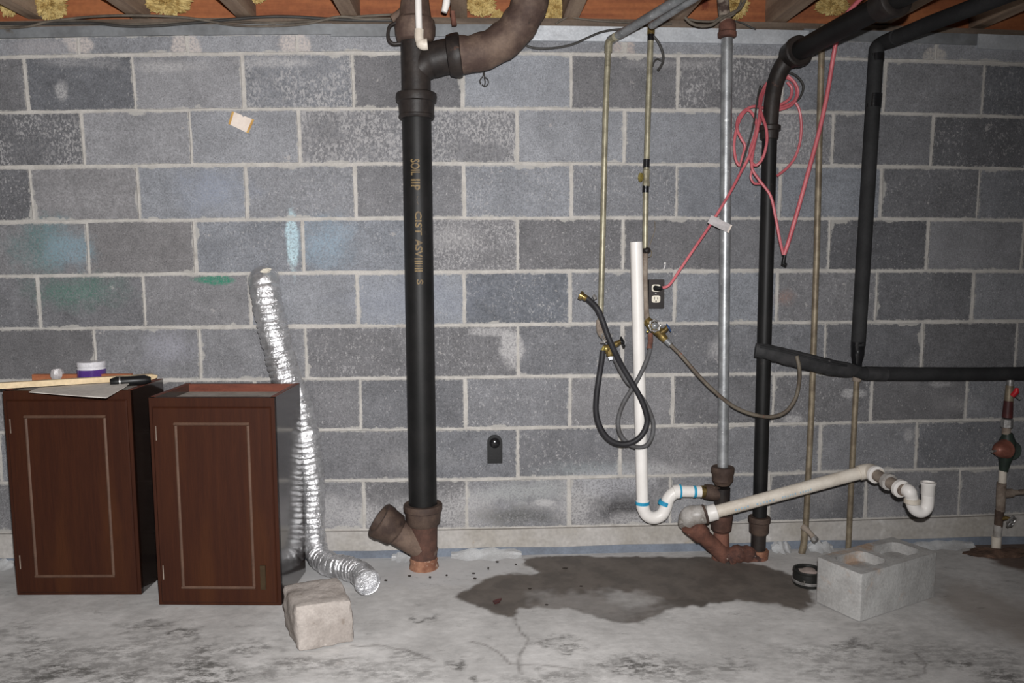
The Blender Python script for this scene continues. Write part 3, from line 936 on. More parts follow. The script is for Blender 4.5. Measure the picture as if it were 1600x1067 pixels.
# ------------------------------------------------------------------ white pipes at the top of the stack
wp = Thing('white_supply_pipe', 'white plastic tube with an elbow in front of the stack top', 'pipe', A(655, 48, -.2))
wp.part('tube', MB().tube([A(653, -20, -.20), A(654, 20, -.20), A(655, 52, -.20)], S(5, -.2), 14), M_PVC)
wp.part('elbow', MB().tube(curve([A(655, 46, -.20), A(655, 60, -.20), A(660, 69, -.20), A(668, 69, -.20)], 5), [S(7, -.2)] * 8 + [S(8.5, -.2)] * 8, 16), M_PVCD)
wq = Thing('white_pipe_stub', 'short white pipe stub hanging right of the stack top', 'pipe', A(694, 20, -.17))
wq.part('tube', MB().tube([A(700, -15, -.17), A(697, 8, -.17), A(694, 19, -.17)], [S(5.5, -.17), S(5.5, -.17), S(4.5, -.17)], 14), M_PVC)
single('rusty_rod', 'thin pinkish rusty rod beside the white pipe stub', 'rod', MB().tube([A(709, -12, -.08), A(707, 20, -.08), A(710, 40, -.08)], S(4, -.08), 10, jit=.08), M_RUST)
mbk = MB().blob(A(600 + 28, 30, -.1), .035, 3, .5, 16, (.9, .8, 1), 3)
single('fitting_lump', 'grimy pipe fitting lump left of the stack hub under the joists', 'fitting', MB().tube([A(612, 30, -.1), A(628, 22, -.1), A(640, 8, -.1), A(645, -8, -.1)], [.016, .022, .020, .018], 12, jit=.12), M_DUSTY)
single('hanger_wire_hook', 'small twisted wire hook under the curved branch pipe', 'hook',
       MB().tube(px([(754, 108, -.05), (755, 118, -.05), (750, 125, -.05), (751, 131, -.05)], 4), .0022, 6)
       .tube(px([(757, 108, -.05), (757, 120, -.05), (758, 128, -.05), (757, 134, -.05)], 4), .0026, 6)
       .tube(px([(757, 120, -.05), (762, 124, -.05), (763, 130, -.05), (758, 135, -.05), (753, 132, -.05)], 4), .0020, 6), M_CABLEB)


# ------------------------------------------------------------------ cabinets
def cabinet(label, bl, br_, h, depth, inl, recess, plate, hinges):
    a, b = G(*bl), G(*br_)
    u = (b - a)
    u.z = 0
    W = u.length
    u.normalize()
    v = Vector((-u.y, u.x, 0))
    z = Vector((0, 0, 1))
    t = Thing('wooden_cabinet', label, 'cabinet', a, 'brown wall cabinets standing on the floor')
    o = a
    th = .016
    t.part('side_panel', MB().obox(o, u, v, z, (0, .004, 0), (th, depth, h)), M_LAM, smooth=0)
    t.part('side_panel', MB().obox(o, u, v, z, (W - th, .004, 0), (W, depth, h)), M_LAM, label='glossy dark laminate side that mirrors its surroundings', smooth=0)
    t.part('back_panel', MB().obox(o, u, v, z, (th, depth - .016, 0), (W - th, depth, h)), M_WOODR, smooth=0)
    t.part('bottom_panel', MB().obox(o, u, v, z, (th, .02, .02), (W - th, depth - .016, .036)), M_WOOD, smooth=0)
    t.part('top_panel', MB().obox(o, u, v, z, (th, .018, h - recess - .012), (W - th, depth - .016, h - recess)), M_TOPP, label='dusty grey recessed top', smooth=0)
    for x0_ in (0, W - th):
        t.part('edge_band', MB().obox(o, u, v, z, (x0_, .018, h), (x0_ + th, depth, h + .0015)), M_WOODR, smooth=0)
    fr = MB()
    fw = .034
    fr.obox(o, u, v, z, (0, 0, 0), (fw, .018, h)).obox(o, u, v, z, (W - fw, 0, 0), (W, .018, h))
    fr.obox(o, u, v, z, (fw, 0, h - .038), (W - fw, .018, h)).obox(o, u, v, z, (fw, 0, 0), (W - fw, .018, .03))
    t.part('face_frame', fr, M_WOOD, smooth=0)
    e = .004
    d0, d1, dz0, dz1 = .012, W - .012, .010, h - .032
    dm = MB()
    P = lambda x, y, zz: o + u * x + v * y + z * zz
    dm.rings([[P(d0, 0, dz0), P(d1, 0, dz0), P(d1, 0, dz1), P(d0, 0, dz1)], [P(d0, -.004, dz0), P(d1, -.004, dz0), P(d1, -.004, dz1), P(d0, -.004, dz1)],
              [P(d0 + e, -.008, dz0 + e), P(d1 - e, -.008, dz0 + e), P(d1 - e, -.008, dz1 - e), P(d0 + e, -.008, dz1 - e)]])
    door = t.part('door', dm, M_WOOD, smooth=0)
    i0, i1, j0, j1 = inl[0] * W, inl[1] * W, inl[2] * h, inl[3] * h
    s = .0105

    def mould(x0, x1, z0, z1, ver):
        mb = MB()
        prof = [(0, 0), (.25, .0035), (.6, .0042), (1, 0)]
        if ver:
            mb.rings([[P(x0 + (x1 - x0) * p, -.008 - q, zz) for p, q in prof] for zz in (z0, z1)])
        else:
            mb.rings([[P(xx, -.008 - q, z0 + (z1 - z0) * p) for p, q in prof] for xx in (x0, x1)])
        t.part('moulding', mb, M_WOODL, door, 'pale thin moulding on the door', smooth=60)
    mould(i0, i1, j1 - s, j1, False)
    mould(i0, i1, j0, j0 + s, False)
    mould(i0, i0 + s, j0 + s, j1 - s, True)
    mould(i1 - s, i1, j0 + s, j1 - s, True)
    for hz_ in hinges:
        t.part('hinge', MB().lathe(P(.024, -.009, hz_ * h), z, [(0, .0018), (.05, .0018)], 8), M_CHIP, door)
    if plate:
        t.part('pull_plate', MB().obox(o, u, v, z, (W * plate[0], -.013, h * plate[1]), (W * plate[0] + .018, -.008, h * plate[1] + .085)), M_BRONZE, door, smooth=0)
    return o, u, v, W


cabinet('dark brown cabinet with clutter on top, farther left', (27, 929.3), (221, 928.6), .737, .262, (.165, .805, .09, .885), .006, None, (.80, .135))
cabinet('dark brown cabinet with bare recessed top, next to the foil duct', (249, 944.5), (440, 945.6), .727, .300, (.20, .80, .083, .885), .028, (.845, .085), (.80, .13))

# things on the left cabinet
ZT = .738
pts = [(45, 613), (60, 607), (110, 603), (205, 597), (196, 605), (166, 622), (120, 619)]
sh = MB()
sp_ = [Zp(x, y, ZT + dz) for (x, y), dz in zip(pts, (.003, .003, .004, .008, .006, .001, .002))]
sh.prism(sp_, (0, 0, .0022))
single('paper_sheet', 'grey folded paper sheet hanging over the front edge of the left cabinet', 'paper', sh, M_SHEET, smooth=0)
lath = MB()
l0, l1 = Zp(-45, 605, ZT + .016), Zp(246, 588, ZT + .020)
ld_ = (l1 - l0).normalized()
side = Vector((-ld_.y, ld_.x, 0)).normalized()
LL = (l1 - l0).length
lath.obox(l0, ld_, side, Vector((0, 0, 1)), (0, -.012, -.010), (LL - .02, .012, .010))
lath.hexa([l1 + ld_ * -.02 + side * -.012 + Vector((0, 0, -.010)), l1 + side * -.004 + Vector((0, 0, -.004)), l1 + side * .004 + Vector((0, 0, -.004)), l1 + ld_ * -.02 + side * .012 + Vector((0, 0, -.010))],
          [l1 + ld_ * -.02 + side * -.012 + Vector((0, 0, .010)), l1 + side * -.004 + Vector((0, 0, .005)), l1 + side * .004 + Vector((0, 0, .005)), l1 + ld_ * -.02 + side * .012 + Vector((0, 0, .010))])
single('wooden_lath', 'long pale wooden lath lying across the left cabinet', 'stick', lath, M_LATH, smooth=0)
kn = Thing('utility_knife', 'black tool handle lying against the end of the pale lath', 'tool', Zp(205, 598, ZT + .006))
k0, k1 = Zp(172, 597, ZT + .016), Zp(236, 593, ZT + .016)
kp = [k0, k0.lerp(k1, .15), k0.lerp(k1, .5), k0.lerp(k1, .85), k1]
kn.part('handle', MB().tube(kp, [.012, .019, .018, .019, .010], 10), M_BLACKPL)
kn.part('ferrule', MB().tube([k0.lerp(k1, .22), k0.lerp(k1, .25)], .0196, 10), M_STEEL, label='thin silver ring on the handle')
jb = Zp(144, 594, ZT - .006)
jb.z = ZT - .006
jar = Thing('plastic_jar', 'white plastic jar with a purple label on the left cabinet', 'jar', jb)
JR = S(20, jb.y)
jar.part('body', MB().lathe(jb, (0, 0, 1), [(0, JR * .9), (.003, JR * .98), (.008, JR), (.048, JR), (.053, JR * .93), (.056, JR * .9)], 32), M_JARW)
jar.part('label_band', MB().lathe(jb + Vector((0, 0, .012)), (0, 0, 1), [(0, JR * 1.015), (.032, JR * 1.015)], 40, False, False), M_PURPLE, label='purple paper band')
jar.part('lid', MB().lathe(jb + Vector((0, 0, .053)), (0, 0, 1), [(0, JR * .98), (.003, JR * 1.02), (.017, JR * 1.01), (.020, JR * .95), (.0205, JR * .3)], 36), M_JARW)
b0_, b1_ = A(50, 590, -.034), A(205, 590, -.050)
bu_ = Vector((b1_.x - b0_.x, b1_.y - b0_.y, 0))
bl_ = bu_.length
bu_.normalize()
single('brown_board', 'thin red-brown board lying behind the jar on the left cabinet', 'board',
       MB().obox(Vector((b0_.x, b0_.y, ZT - .006)), bu_, Vector((-bu_.y, bu_.x, 0)), Vector((0, 0, 1)), (0, 0, 0), (bl_, .016, .026)), M_BOARD, smooth=0)
cb = Zp(90, 595, ZT - .006)
cb.z = ZT - .006
cup = MB()
cup.lathe(cb, (0, 0, 1), [(0, .012), (.006, .019), (.020, .0245), (.032, .0235), (.044, .020), (.044, .017), (.015, .014)], 10, jit=.05)
single('clear_plastic_cap', 'small cloudy plastic cap beside the jar on the left cabinet', 'cap', cup, M_CLEAR, smooth=25)

# ------------------------------------------------------------------ foil duct
dp = [A(413, 438, -.003), A(413, 440, -.025), A(414, 447, -.054), A(419, 480, -.060), A(431, 530, -.060), A(447, 590, -.060), A(468, 640, -.064), A(480, 700, -.070), A(487.5, 760, -.078),
      A(489.5, 800, -.088), A(491, 838, -.098), Zp(498, 868, .062), Zp(517, 882, .052), Zp(541, 887, .050), Zp(562, 895, .050), Zp(574, 909, .049)]
cp = curve(dp, 40)
rad = []
rd = random.Random(5)
tot = 0
for k, p in enumerate(cp):
    if k:
        tot += (cp[k] - cp[k - 1]).length
    f = k / len(cp)
    base = .054 if f < .45 else (.054 - (f - .45) * .08 if f < .6 else .042)
    ph = (tot / .021) % 1.0
    rad.append(base * (.94 + .10 * (1 - (2 * ph - 1) ** 4) + .02 * math.sin(tot * 97)))
duct = Thing('foil_duct', 'silver flexible foil dryer duct running down the wall onto the floor', 'duct', (cp[-30].x, cp[-30].y, 0))
mb = MB()
mb.tube(cp, rad, 30, cap=False)
for v in mb.v:
    v += Vector((noise.noise(v * 45), noise.noise(v * 45 + Vector((9, 0, 0))), noise.noise(v * 45 + Vector((0, 7, 0))))) * .0045
    v.y = min(v.y, -.001)
    v.z = max(v.z, .001)
duct.part('hose', mb, M_FOIL, smooth=80)
e0, e1 = cp[-1], (cp[-1] - cp[-6]).normalized()
duct.part('end_ring', MB().lathe(e0, e1, [(-.004, .046), (.004, .0475), (.006, .046), (.004, .043), (-.03, .040)], 30, False, True, jit=.02), M_FOIL)
duct.part('wall_collar', MB().lathe((A(413, 438, 0).x, .0, A(413, 438, 0).z), (0, -1, 0), [(0, .050), (.010, .050), (.014, .046)], 26, jit=.03), M_DARKIRON)
single('foam_scrap', 'pale foam scrap stuck above the top of the foil duct', 'scrap', MB().blob(A(416, 422, -.098), .013, 2, .5, 20, (1.3, .8, .7), 2), M_IVORY)

# ------------------------------------------------------------------ concrete lump
lb = [G(447, 978), G(467, 1019), G(553, 1002), G(531, 968)]
hgt = .165
tops = [(443, 915), (462, 948), (549, 938), (527, 900)]
lt = []
for (x, y), b in zip(tops, lb):
    d = ray(x, y)
    t = (b.y + .008 - CAM.y) / d.y
    lt.append(CAM + d * t)
bm = bmesh.new()
vb = [bm.verts.new(p) for p in lb] + [bm.verts.new(p) for p in lt]
for f in [(3, 2, 1, 0), (4, 5, 6, 7), (0, 1, 5, 4), (1, 2, 6, 5), (2, 3, 7, 6), (3, 0, 4, 7)]:
    bm.faces.new([vb[i] for i in f])
bmesh.ops.recalc_face_normals(bm, faces=bm.faces)
bmesh.ops.subdivide_edges(bm, edges=list(bm.edges), cuts=15, use_grid_fill=True)
for _ in range(4):
    bmesh.ops.smooth_vert(bm, verts=list(bm.verts), factor=.5, use_axis_x=True, use_axis_y=True, use_axis_z=True)
bm.normal_update()
for v in bm.verts:
    v.co += v.normal * (.004 + noise.noise(v.co * 20) * .006 + noise.noise(v.co * 55) * .003)
    v.co.z = max(v.co.z, 0.0)
mb = MB()
bm.verts.index_update()
mb.add([v.co.copy() for v in bm.verts], [tuple(v.index for v in f.verts) for f in bm.faces])
bm.free()
single('broken_block', 'rough pinkish grey chunk of broken block in front of the cabinet corner', 'block', mb, M_STONE)

# ------------------------------------------------------------------ cinder block
c0, c1, c2 = G(1343, 971), G(1281, 937), G(1457, 933)
u = (c2 - c0)
u.z = 0
u = u.normalized()
v = Vector((-u.y, u.x, 0))
Lc, Wc, Hc = .40, (c1 - c0).dot(v), .160
ol = [(0, 0), (Lc, 0), (Lc, Wc), (0, Wc)]


def rrect(x0, y0, x1, y1, r, n=3):
    o = []
    for cx, cy, a in ((x1 - r, y0 + r, -90), (x1 - r, y1 - r, 0), (x0 + r, y1 - r, 90), (x0 + r, y0 + r, 180)):
        for k in range(n + 1):
            t = math.radians(a + 90 * k / n)
            o.append((cx + r * math.cos(t), cy + r * math.sin(t)))
    return o


bm = bmesh.new()
P3 = lambda q, z: c0 + u * q[0] + v * q[1] + Vector((0, 0, z))
loops = [rrect(0, 0, Lc, Wc, .008), rrect(.034, .032, Lc / 2 - .016, Wc - .032, .03), rrect(Lc / 2 + .016, .032, Lc - .034, Wc - .032, .03)]
edges = []
for lp in loops:
    vv = [bm.verts.new(P3(q, Hc)) for q in lp]
    for i in range(len(vv)):
        edges.append(bm.edges.new((vv[i], vv[(i + 1) % len(vv)])))
r_ = bmesh.ops.triangle_fill(bm, use_beauty=True, use_dissolve=False, edges=edges)
# drop triangles inside the cores
for f in list(bm.faces):
    c = f.calc_center_median() - c0
    a_, b_ = c.dot(u), c.dot(v)
    if (.04 < a_ < Lc / 2 - .022 or Lc / 2 + .022 < a_ < Lc - .04) and .038 < b_ < Wc - .038:
        bm.faces.remove(f)
ret = bmesh.ops.extrude_face_region(bm, geom=list(bm.faces))
for g_ in ret['geom']:
    if isinstance(g_, bmesh.types.BMVert):
        g_.co.z = 0.0
mb = MB()
bm.verts.index_update()
mb.add([q.co.copy() for q in bm.verts], [tuple(q.index for q in f.verts) for f in bm.faces])
bm.free()
cth = Thing('cinder_block', 'whole grey hollow cinder block standing on the floor at right', 'block', c0)
cth.part('shell', mb, M_CINDER, smooth=30)
for q in ((.05, .07), (.05, .07)):
    pass
for x0, x1 in ((.034, Lc / 2 - .016), (Lc / 2 + .016, Lc - .034)):
    fp = rrect(x0, .032, x1, Wc - .032, .03)
    cth.part('core_fill', MB().prism([P3(q, Hc - .07) for q in fp], (0, 0, .035)), M_CINDER, label='rough fill down in the hollow core', smooth=0)

# ------------------------------------------------------------------ tin can
tb = G(1262, 912)
tb.z = 0
R_ = S(24, tb.y)
can = Thing('paint_can', 'small black metal can with a silver rim beside the cinder block', 'can', tb)
can.part('body', MB().lathe(tb, (0, 0, 1), [(0, R_ * .96), (.006, R_), (.035, R_), (.050, R_ * .97)], 28), M_TAR)
can.part('rim', MB().lathe(tb + Vector((0, 0, .010)), (0, 0, 1), [(0, R_ * 1.0), (.002, R_ * 1.04), (.008, R_ * 1.05), (.011, R_ * 1.0)], 32), M_STEEL, label='silver band around the can')
can.part('collar', MB().lathe(tb + Vector((0, 0, .046)), (0, 0, 1), [(0, R_ * .97), (.005, R_ * 1.02), (.010, R_ * 1.0), (.010, R_ * .86), (.002, R_ * .84)], 32), M_TAR)
can.part('contents', MB().blob(tb + Vector((0, 0, .045)), R_ * .86, 3, .12, 14, (1, 1, .16), 4), M_PINKISH, label='dried pinkish crust inside')

# ------------------------------------------------------------------ PVC standpipe and trap
YP = -.085
sp = Thing('pvc_standpipe', 'white plastic standpipe with a trap joined to the rusty tee', 'pipe', A(1012, 812, YP))
top = A(994, 378, YP)
bot = A(1004, 790, YP)
rp = .0232
tubeo = MB()
pts = [top, top.lerp(bot, .5), bot]
rg = []
sp.part('pipe', MB().lathe(top, bot - top, [(.03, rp * .82), (0, rp * .84), (0, rp), ((bot - top).length, rp)], 24), M_PVC)
trap = px([(1004, 782, YP), (1005, 794, YP), (1011, 805, YP), (1022, 809, YP), (1034, 804, YP), (1040, 793, YP), (1044, 780, YP), (1052, 771, YP), (1063, 767, YP)], 5)
to = sp.part('trap', MB().tube(trap, [rp * 1.12 if k < 6 else rp * 1.06 for k in range(len(trap))], 22), M_PVC)
sp.part('socket', MB().tube([A(1052, 769, YP), A(1062, 767.5, YP)], rp * 1.18, 22), M_PVC)
sp.part('outlet_pipe', MB().tube([A(1062, 767.5, YP), A(1098, 768, YP)], rp * .98, 22), M_PVC)
for a_, b_, k in (((1004, 783), (1004, 788), 1.16), ((1037.5, 789), (1039.5, 783), 1.1), ((1060.5, 767.5), (1063.5, 767.5), 1.2), ((1083, 768), (1087, 768), 1.03)):
    sp.part('primer_ring', MB().tube([A(*a_, YP), A(*b_, YP)], rp * k, 22), M_PRIMER, to, 'ring of blue primer')
sp.part('coupling_ring', MB().tube([A(1095, 768, YP), A(1102, 768, YP)], rp * 1.06, 22), M_BRASS)

# ------------------------------------------------------------------ galvanized vent and rusty drain tee
gx0, gx1 = A(1136, 60, YP), A(1129.5, 735, YP)
gp = Thing('galvanized_vent_pipe', 'thick galvanized vertical pipe right of the electrical outlet', 'pipe', gx1)
gp.part('pipe', MB().lathe(gx1, gx0 - gx1, [(0, .0208), (.8, .0208), ((gx0 - gx1).length, .0208)], 24), M_GALVP)
gt = A(1136, 60, YP)
gp.part('top_coupling', MB().lathe(A(1136, 58, YP), (0, 0, 1), [(0, .030), (.002, .034), (.016, .035), (.020, .031), (.045, .031), (.05, .028), (.06, .024)], 22, jit=.03), M_RUST, label='rusty coupling at the sill')
gp.part('upper_pipe', MB().tube([A(1135, 40, YP), A(1131, 15, YP), A(1128, -25, YP)], .0215, 18), M_CHIP, label='dull grey pipe above the coupling')

dt = Thing('drain_tee', 'rusty cast iron tee with a wye at the floor under the galvanized pipe', 'pipe', (gx1.x, YP, 0))
tx = A(1128.5, 770, YP).x
TZ = lambda y: A(1128, y, YP).z
dt.part('upper_hub', MB().lathe((tx, YP, TZ(757)), (0, 0, 1), [(0, .030), (.012, .036), (.018, .041), (.045, .042), (.050, .045), (.068, .045), (.072, .042), (.072, .024)], 26, jit=.02), M_HUB)
dt.part('tee_body', MB().lathe((tx, YP, TZ(812)), (0, 0, 1), [(0, .030), (.13, .031)], 24), M_DARKIRON)
dt.part('side_inlet', MB().tube([A(1101, 768, YP), A(1110, 769, YP), A(1124, 772, YP)], [.029, .031, .026], 20, jit=.03), M_HUB)
dt.part('lower_hub', MB().lathe((tx, YP, TZ(830)), (0, 0, 1), [(0, .030), (.010, .040), (.050, .042), (.056, .044), (.068, .043), (.07, .03)], 26, jit=.03), M_RUSTD)
dt.part('foot', MB().lathe((tx, YP, -.005), (0, 0, 1), [(0, .036), (.03, .033), (.11, .030)], 22, jit=.03), M_RUST)
wb0 = Vector((tx + .012, YP - .02, .012))
wb1 = A(1078, 818, YP - .05)
wdir = wb1 - wb0
dt.part('wye_branch', MB().lathe(wb0, wdir, [(0, .034), (.05, .030), (wdir.length * .62, .031), (wdir.length * .66, .038), (wdir.length * .95, .041), (wdir.length, .040)], 24, jit=.03), M_RUST)
e_ = px([(1136, 872, YP - .03), (1150, 866, YP - .03), (1165, 866, YP - .02), (1185, 872, YP - .01)], 4)
dt.part('floor_link', MB().tube(e_, [.034 + .003 * math.sin(k * 1.7) for k in range(len(e_))], 18, jit=.05), M_RUST, label='rusty link along the floor to the black pipe')

# ------------------------------------------------------------------ long drain with P-trap
ld2 = Thing('sloping_drain_pipe', 'long sloping white plastic drain with a hanging trap at its right end', 'pipe', A(1090, 810, -.15))
q0, q1 = A(1106, 803, -.155), A(1350, 737, -.185)
qd = (q1 - q0).normalized()
r2 = .0245
elb = px([(1077, 822, YP - .05), (1077, 812, -.12), (1080, 806, -.14), (1090, 804, -.15), (1104, 803.5, -.155)], 5)
ld2.part('street_elbow', MB().tube(elb, [.040, .042, .043, .043, .042, .042, .042, .042, .041, .040, .040, .039, .038, .038, .037, .037, .037, .036, .036, .035, .034][:len(elb)], 22), M_PVCG, label='large grimy grey elbow')
ld2.part('clamp', MB().lathe(A(1099, 804, -.153), qd, [(0, .034), (.002, .0385), (.010, .0385), (.012, .034)], 24), M_HUB)
ld2.part('socket', MB().lathe(A(1104, 803.5, -.155), qd, [(0, .030), (.002, .0315), (.038, .0315), (.040, .027)], 24), M_PVC)
main = ld2.part('pipe', MB().lathe(q0, qd, [(0, r2), ((q1 - q0).length, r2)], 24), M_PVCD)
pr = Vector((0, -1, 0)) - qd * Vector((0, -1, 0)).dot(qd)
pr.normalize()
pu = qd.cross(pr)
rdm = random.Random(8)
for s_, l_, n_ in ((.10, .06, 5), (.185, .075, 6), (.285, .06, 6), (.355, .05, 5)):
    for k in range(n_):
        aa = .18 + rdm.uniform(-.05, .05)
        t0_ = s_ + l_ * k / n_
        rows = []
        for dd in (0, l_ / n_ * .55):
            rows.append([q0 + qd * (t0_ + dd) + (pr * math.cos(aa + b) + pu * math.sin(aa + b)) * (r2 + .0004) for b in (-.16, 0, .16)])
        ld2.part('print_mark', MB().add(rows[0] + rows[1], [(0, 1, 4, 3), (1, 2, 5, 4)]), M_PALEBLUE, main, smooth=0)
el2 = px([(1342, 739, -.184), (1352, 736.5, -.188), (1360, 736, -.20), (1366, 739, -.225), (1370, 742, -.25)], 5)
ld2.part('elbow', MB().tube(el2, [.0285] * 4 + [.030] * 20, 22) if False else MB().tube(el2, [.029] * len(el2), 22), M_PVCD)
n0, n1 = A(1366, 740, -.235), A(1412, 766, -.40)
nd_ = (n1 - n0).normalized()
NL = (n1 - n0).length
ld2.part('elbow_lip', MB().lathe(n0, nd_, [(0, .030), (.002, .0335), (.014, .0335), (.016, .026)], 26), M_PVC)
ld2.part('neck_pipe', MB().lathe(n0, nd_, [(0, .022), (NL * .5, .022), (NL, .0215)], 22), M_CHIP, label='greyed short pipe')
ld2.part('slip_nut', MB().lathe(n0 + nd_ * NL * .42, nd_, [(0, .024), (.002, .0315), (.02, .0315), (.022, .024)], 12), M_PVCG)
ld2.part('inlet_lip', MB().lathe(n0 + nd_ * NL * .84, nd_, [(0, .026), (.002, .0325), (.016, .0325), (.02, .026)], 26), M_PVC)
YT = -.41
tr = px([(1412, 764, YT + .03), (1420, 767, YT), (1424, 777, YT), (1425, 786, YT), (1430, 796, YT), (1439, 799.5, YT), (1447, 794, YT), (1449.5, 783, YT), (1449.5, 770, YT), (1449.5, 756, YT)], 5)
ld2.part('trap', MB().tube(tr, [.0215 + (.002 if k < 8 else 0) for k in range(len(tr))], 22), M_PVC)
ld2.part('slip_nut', MB().lathe(A(1425, 787, YT), (0, 0, 1), [(0, .023), (.003, .028), (.016, .028), (.019, .023)], 10), M_PVCD)
ld2.part('inlet_collar', MB().lathe(A(1449.5, 773, YT), (0, 0, 1), [(0, .0215), (.002, .0232), (.036, .0235), (.040, .0265), (.046, .0265), (.047, .021), (.02, .019)], 26), M_PVC)

# ------------------------------------------------------------------ black vent pipe
YB = -.088
b1, b0 = A(1203, 200, YB), A(1187, 806, YB)
bp_ = Thing('black_vent_pipe', 'black iron pipe that bends under the joists, with the red cord hung on it', 'pipe', (b0.x, YB, 0))
bp_.part('pipe', MB().lathe(b0, b1 - b0, [(0, .0272), (.7, .0272), ((b1 - b0).length, .0272)], 26), M_BLACKP)
BZ = lambda y: A(1187, y, YB).z
bp_.part('lower_hub', MB().lathe((b0.x - .001, YB, BZ(834)), (0, 0, 1), [(0, .030), (.010, .038), (.048, .039), (.052, .043), (.068, .043), (.071, .040), (.071, .027)], 26), M_HUB)
bp_.part('lower_pipe', MB().lathe((b0.x - .002, YB, BZ(862)), (0, 0, 1), [(0, .029), (.08, .029)], 24), M_DARKIRON)
bp_.part('rust_socket', MB().lathe((b0.x - .003, YB, -.004), (0, 0, 1), [(0, .040), (BZ(858) - .01, .041), (BZ(858), .042), (BZ(858) + .004, .039), (BZ(858) + .004, .03)], 26, jit=.015), M_ORANGE)
bp_.part('mid_hub', MB().lathe(A(1202, 218, YB), (b1 - b0), [(0, .028), (.003, .033), (.02, .034), (.03, .034), (.034, .040), (.048, .041), (.052, .037), (.052, .028)], 26, jit=.02), M_DARKIRON)
bnd = px([(1203.5, 205, YB), (1205, 175, YB), (1208, 148, YB), (1213, 125, YB), (1223, 103, YB - .01), (1236, 88, YB - .03)], 6)
bp_.part('bend', MB().tube(bnd, [.0275 + .006 * (k / len(bnd)) for k in range(len(bnd))], 24), M_DARKIRON)
h0 = A(1240, 84, YB - .04)
zt2 = h0.z
h1 = Zp(1420, -14, zt2 + .035)
hd = (h1 - h0).normalized()
HL = (h1 - h0).length
bp_.part('elbow_hub', MB().lathe(h0 - hd * .035, hd, [(0, .030), (.01, .046), (.055, .051), (.06, .055), (.075, .055), (.08, .050), (.08, .036)], 28, jit=.015), M_DARKIRON)
bp_.part('overhead_pipe', MB().lathe(h0, hd, [(0, .036), (HL, .036), (HL + .9, .036)], 24), M_BLACKP)
bp_.part('overhead_hub', MB().lathe(h0 + hd * (HL * .78), hd, [(0, .037), (.01, .050), (.06, .052), (.066, .056), (.082, .056), (.086, .05), (.086, .037)], 26), M_DARKIRON)

# ------------------------------------------------------------------ foam wrapped pipes
YF = -.075
f1, f0 = A(1369, 82, YF), A(1341, 540, YF)
fp_ = Thing('foam_wrapped_pipe', 'vertical pipe wrapped in black foam running up and along the joists', 'pipe', f0)
fp_.part('foam_sleeve', MB().tube([f0, f0.lerp(f1, .3), f0.lerp(f1, .6), f0.lerp(f1, .84), f1], [.0268, .0272, .0268, .0272, .0272], 22), M_FOAM)
fz = A(1371, 66, YF).z
fo = [A(1369.5, 88, YF), A(1370, 76, YF), Zp(1378, 68, fz), Zp(1400, 58, fz)]
fp_.part('corner_sleeve', MB().tube(curve(fo, 5), .0275, 20), M_FOAM)
fp_.part('overhead_sleeve', MB().tube([Zp(1388, 64, fz), Zp(1450, 38, fz + .005), Zp(1540, 4, fz + .01), Zp(1700, -58, fz + .02)], .0275, 20), M_FOAM)
fp_.part('tape_band', MB().tube([A(1364.5, 168, YF), A(1366, 147, YF)], [.0285, .0288], 20, jit=.03), M_TAPE)
fp_.part('tape_band', MB().tube([A(1369.5, 84, YF), A(1369, 96, YF)], .0285, 20), M_TAPE)
fp_.part('tape_neck', MB().tube(px([(1341, 534, YF), (1340.5, 545, YF), (1340, 556, YF), (1339, 572, YF)], 3), [.0275, .027, .0262, .025, .025, .0255, .024, .021, .019, .018][:10], 18, jit=.03), M_TAPE, label='glossy taped lower end')
hf = Thing('horizontal_foam_pipe', 'horizontal black foam wrapped pipe running to the right edge', 'pipe', A(1470, 583, -.08))
hfp = [A(1334, 580, -.09), A(1350, 583, -.085), A(1420, 584, -.08), A(1520, 584, -.08), A(1640, 583, -.08), A(1760, 582, -.08)]
hf.part('foam_sleeve', MB().tube(hfp, [.020, .026, .0272, .0265, .0265, .0265], 20), M_FOAM)
hf.part('tape_patch', MB().tube([A(1352, 583, -.085), A(1384, 584, -.083)], .0275, 20), M_FOAMW, label='greyed worn patch of the sleeve')
sl = Thing('split_foam_sleeve', 'split black foam sleeve drooping across the black pipe', 'pipe insulation', A(1260, 570, -.13))
slp = px([(1180, 547, -.140), (1195, 549, -.145), (1225, 556, -.142), (1260, 565, -.13), (1295, 573, -.12), (1325, 578, -.105), (1343, 579, -.095)], 5)
ns = len(slp)
sl.part('sleeve', MB().tube(slp, [.026 + .006 * math.sin(math.pi * k / ns) - (.012 * max(0, (k / ns - .8) / .2)) for k in range(ns)], 14, jit=.05, flat=.6), M_FOAMW)
sl.part('lip', MB().tube([p + Vector((0, -.015, .016)) for p in slp[2:-6]], .005, 8, jit=.15), M_FOAM, label='ragged cut lip of the foam')

# ------------------------------------------------------------------ copper tubes and valves
YC = -.045
t1 = Thing('copper_supply_tube', 'tarnished copper tube ending at the valve with black hose', 'pipe', A(938, 515, YC))
c_top = A(950.5, 72, YC)
t1.part('tube', MB().tube([c_top, A(946, 180, YC), A(942, 360, YC), A(938, 515, YC)], S(4.6, YC), 14), M_COPPER)
zc = A(951, 62, YC).z
t1.part('elbow', MB().tube(curve([A(950.5, 82, YC), A(951, 68, YC), Zp(955, 62, zc), Zp(962, 57, zc)], 4), S(6.0, YC), 14), M_COPPER)
t1.part('overhead_tube', MB().tube([Zp(953, 63, zc), Zp(1005, 32, zc + .02), Zp(1075, -10, zc + .04)], S(6.5, YC), 14), M_GALVP, label='grey overhead run toward the joists')
t2 = Thing('copper_valve_tube', 'tarnished tube with a yellow-handled stop valve behind the white standpipe', 'pipe', A(1008, 390, YC))
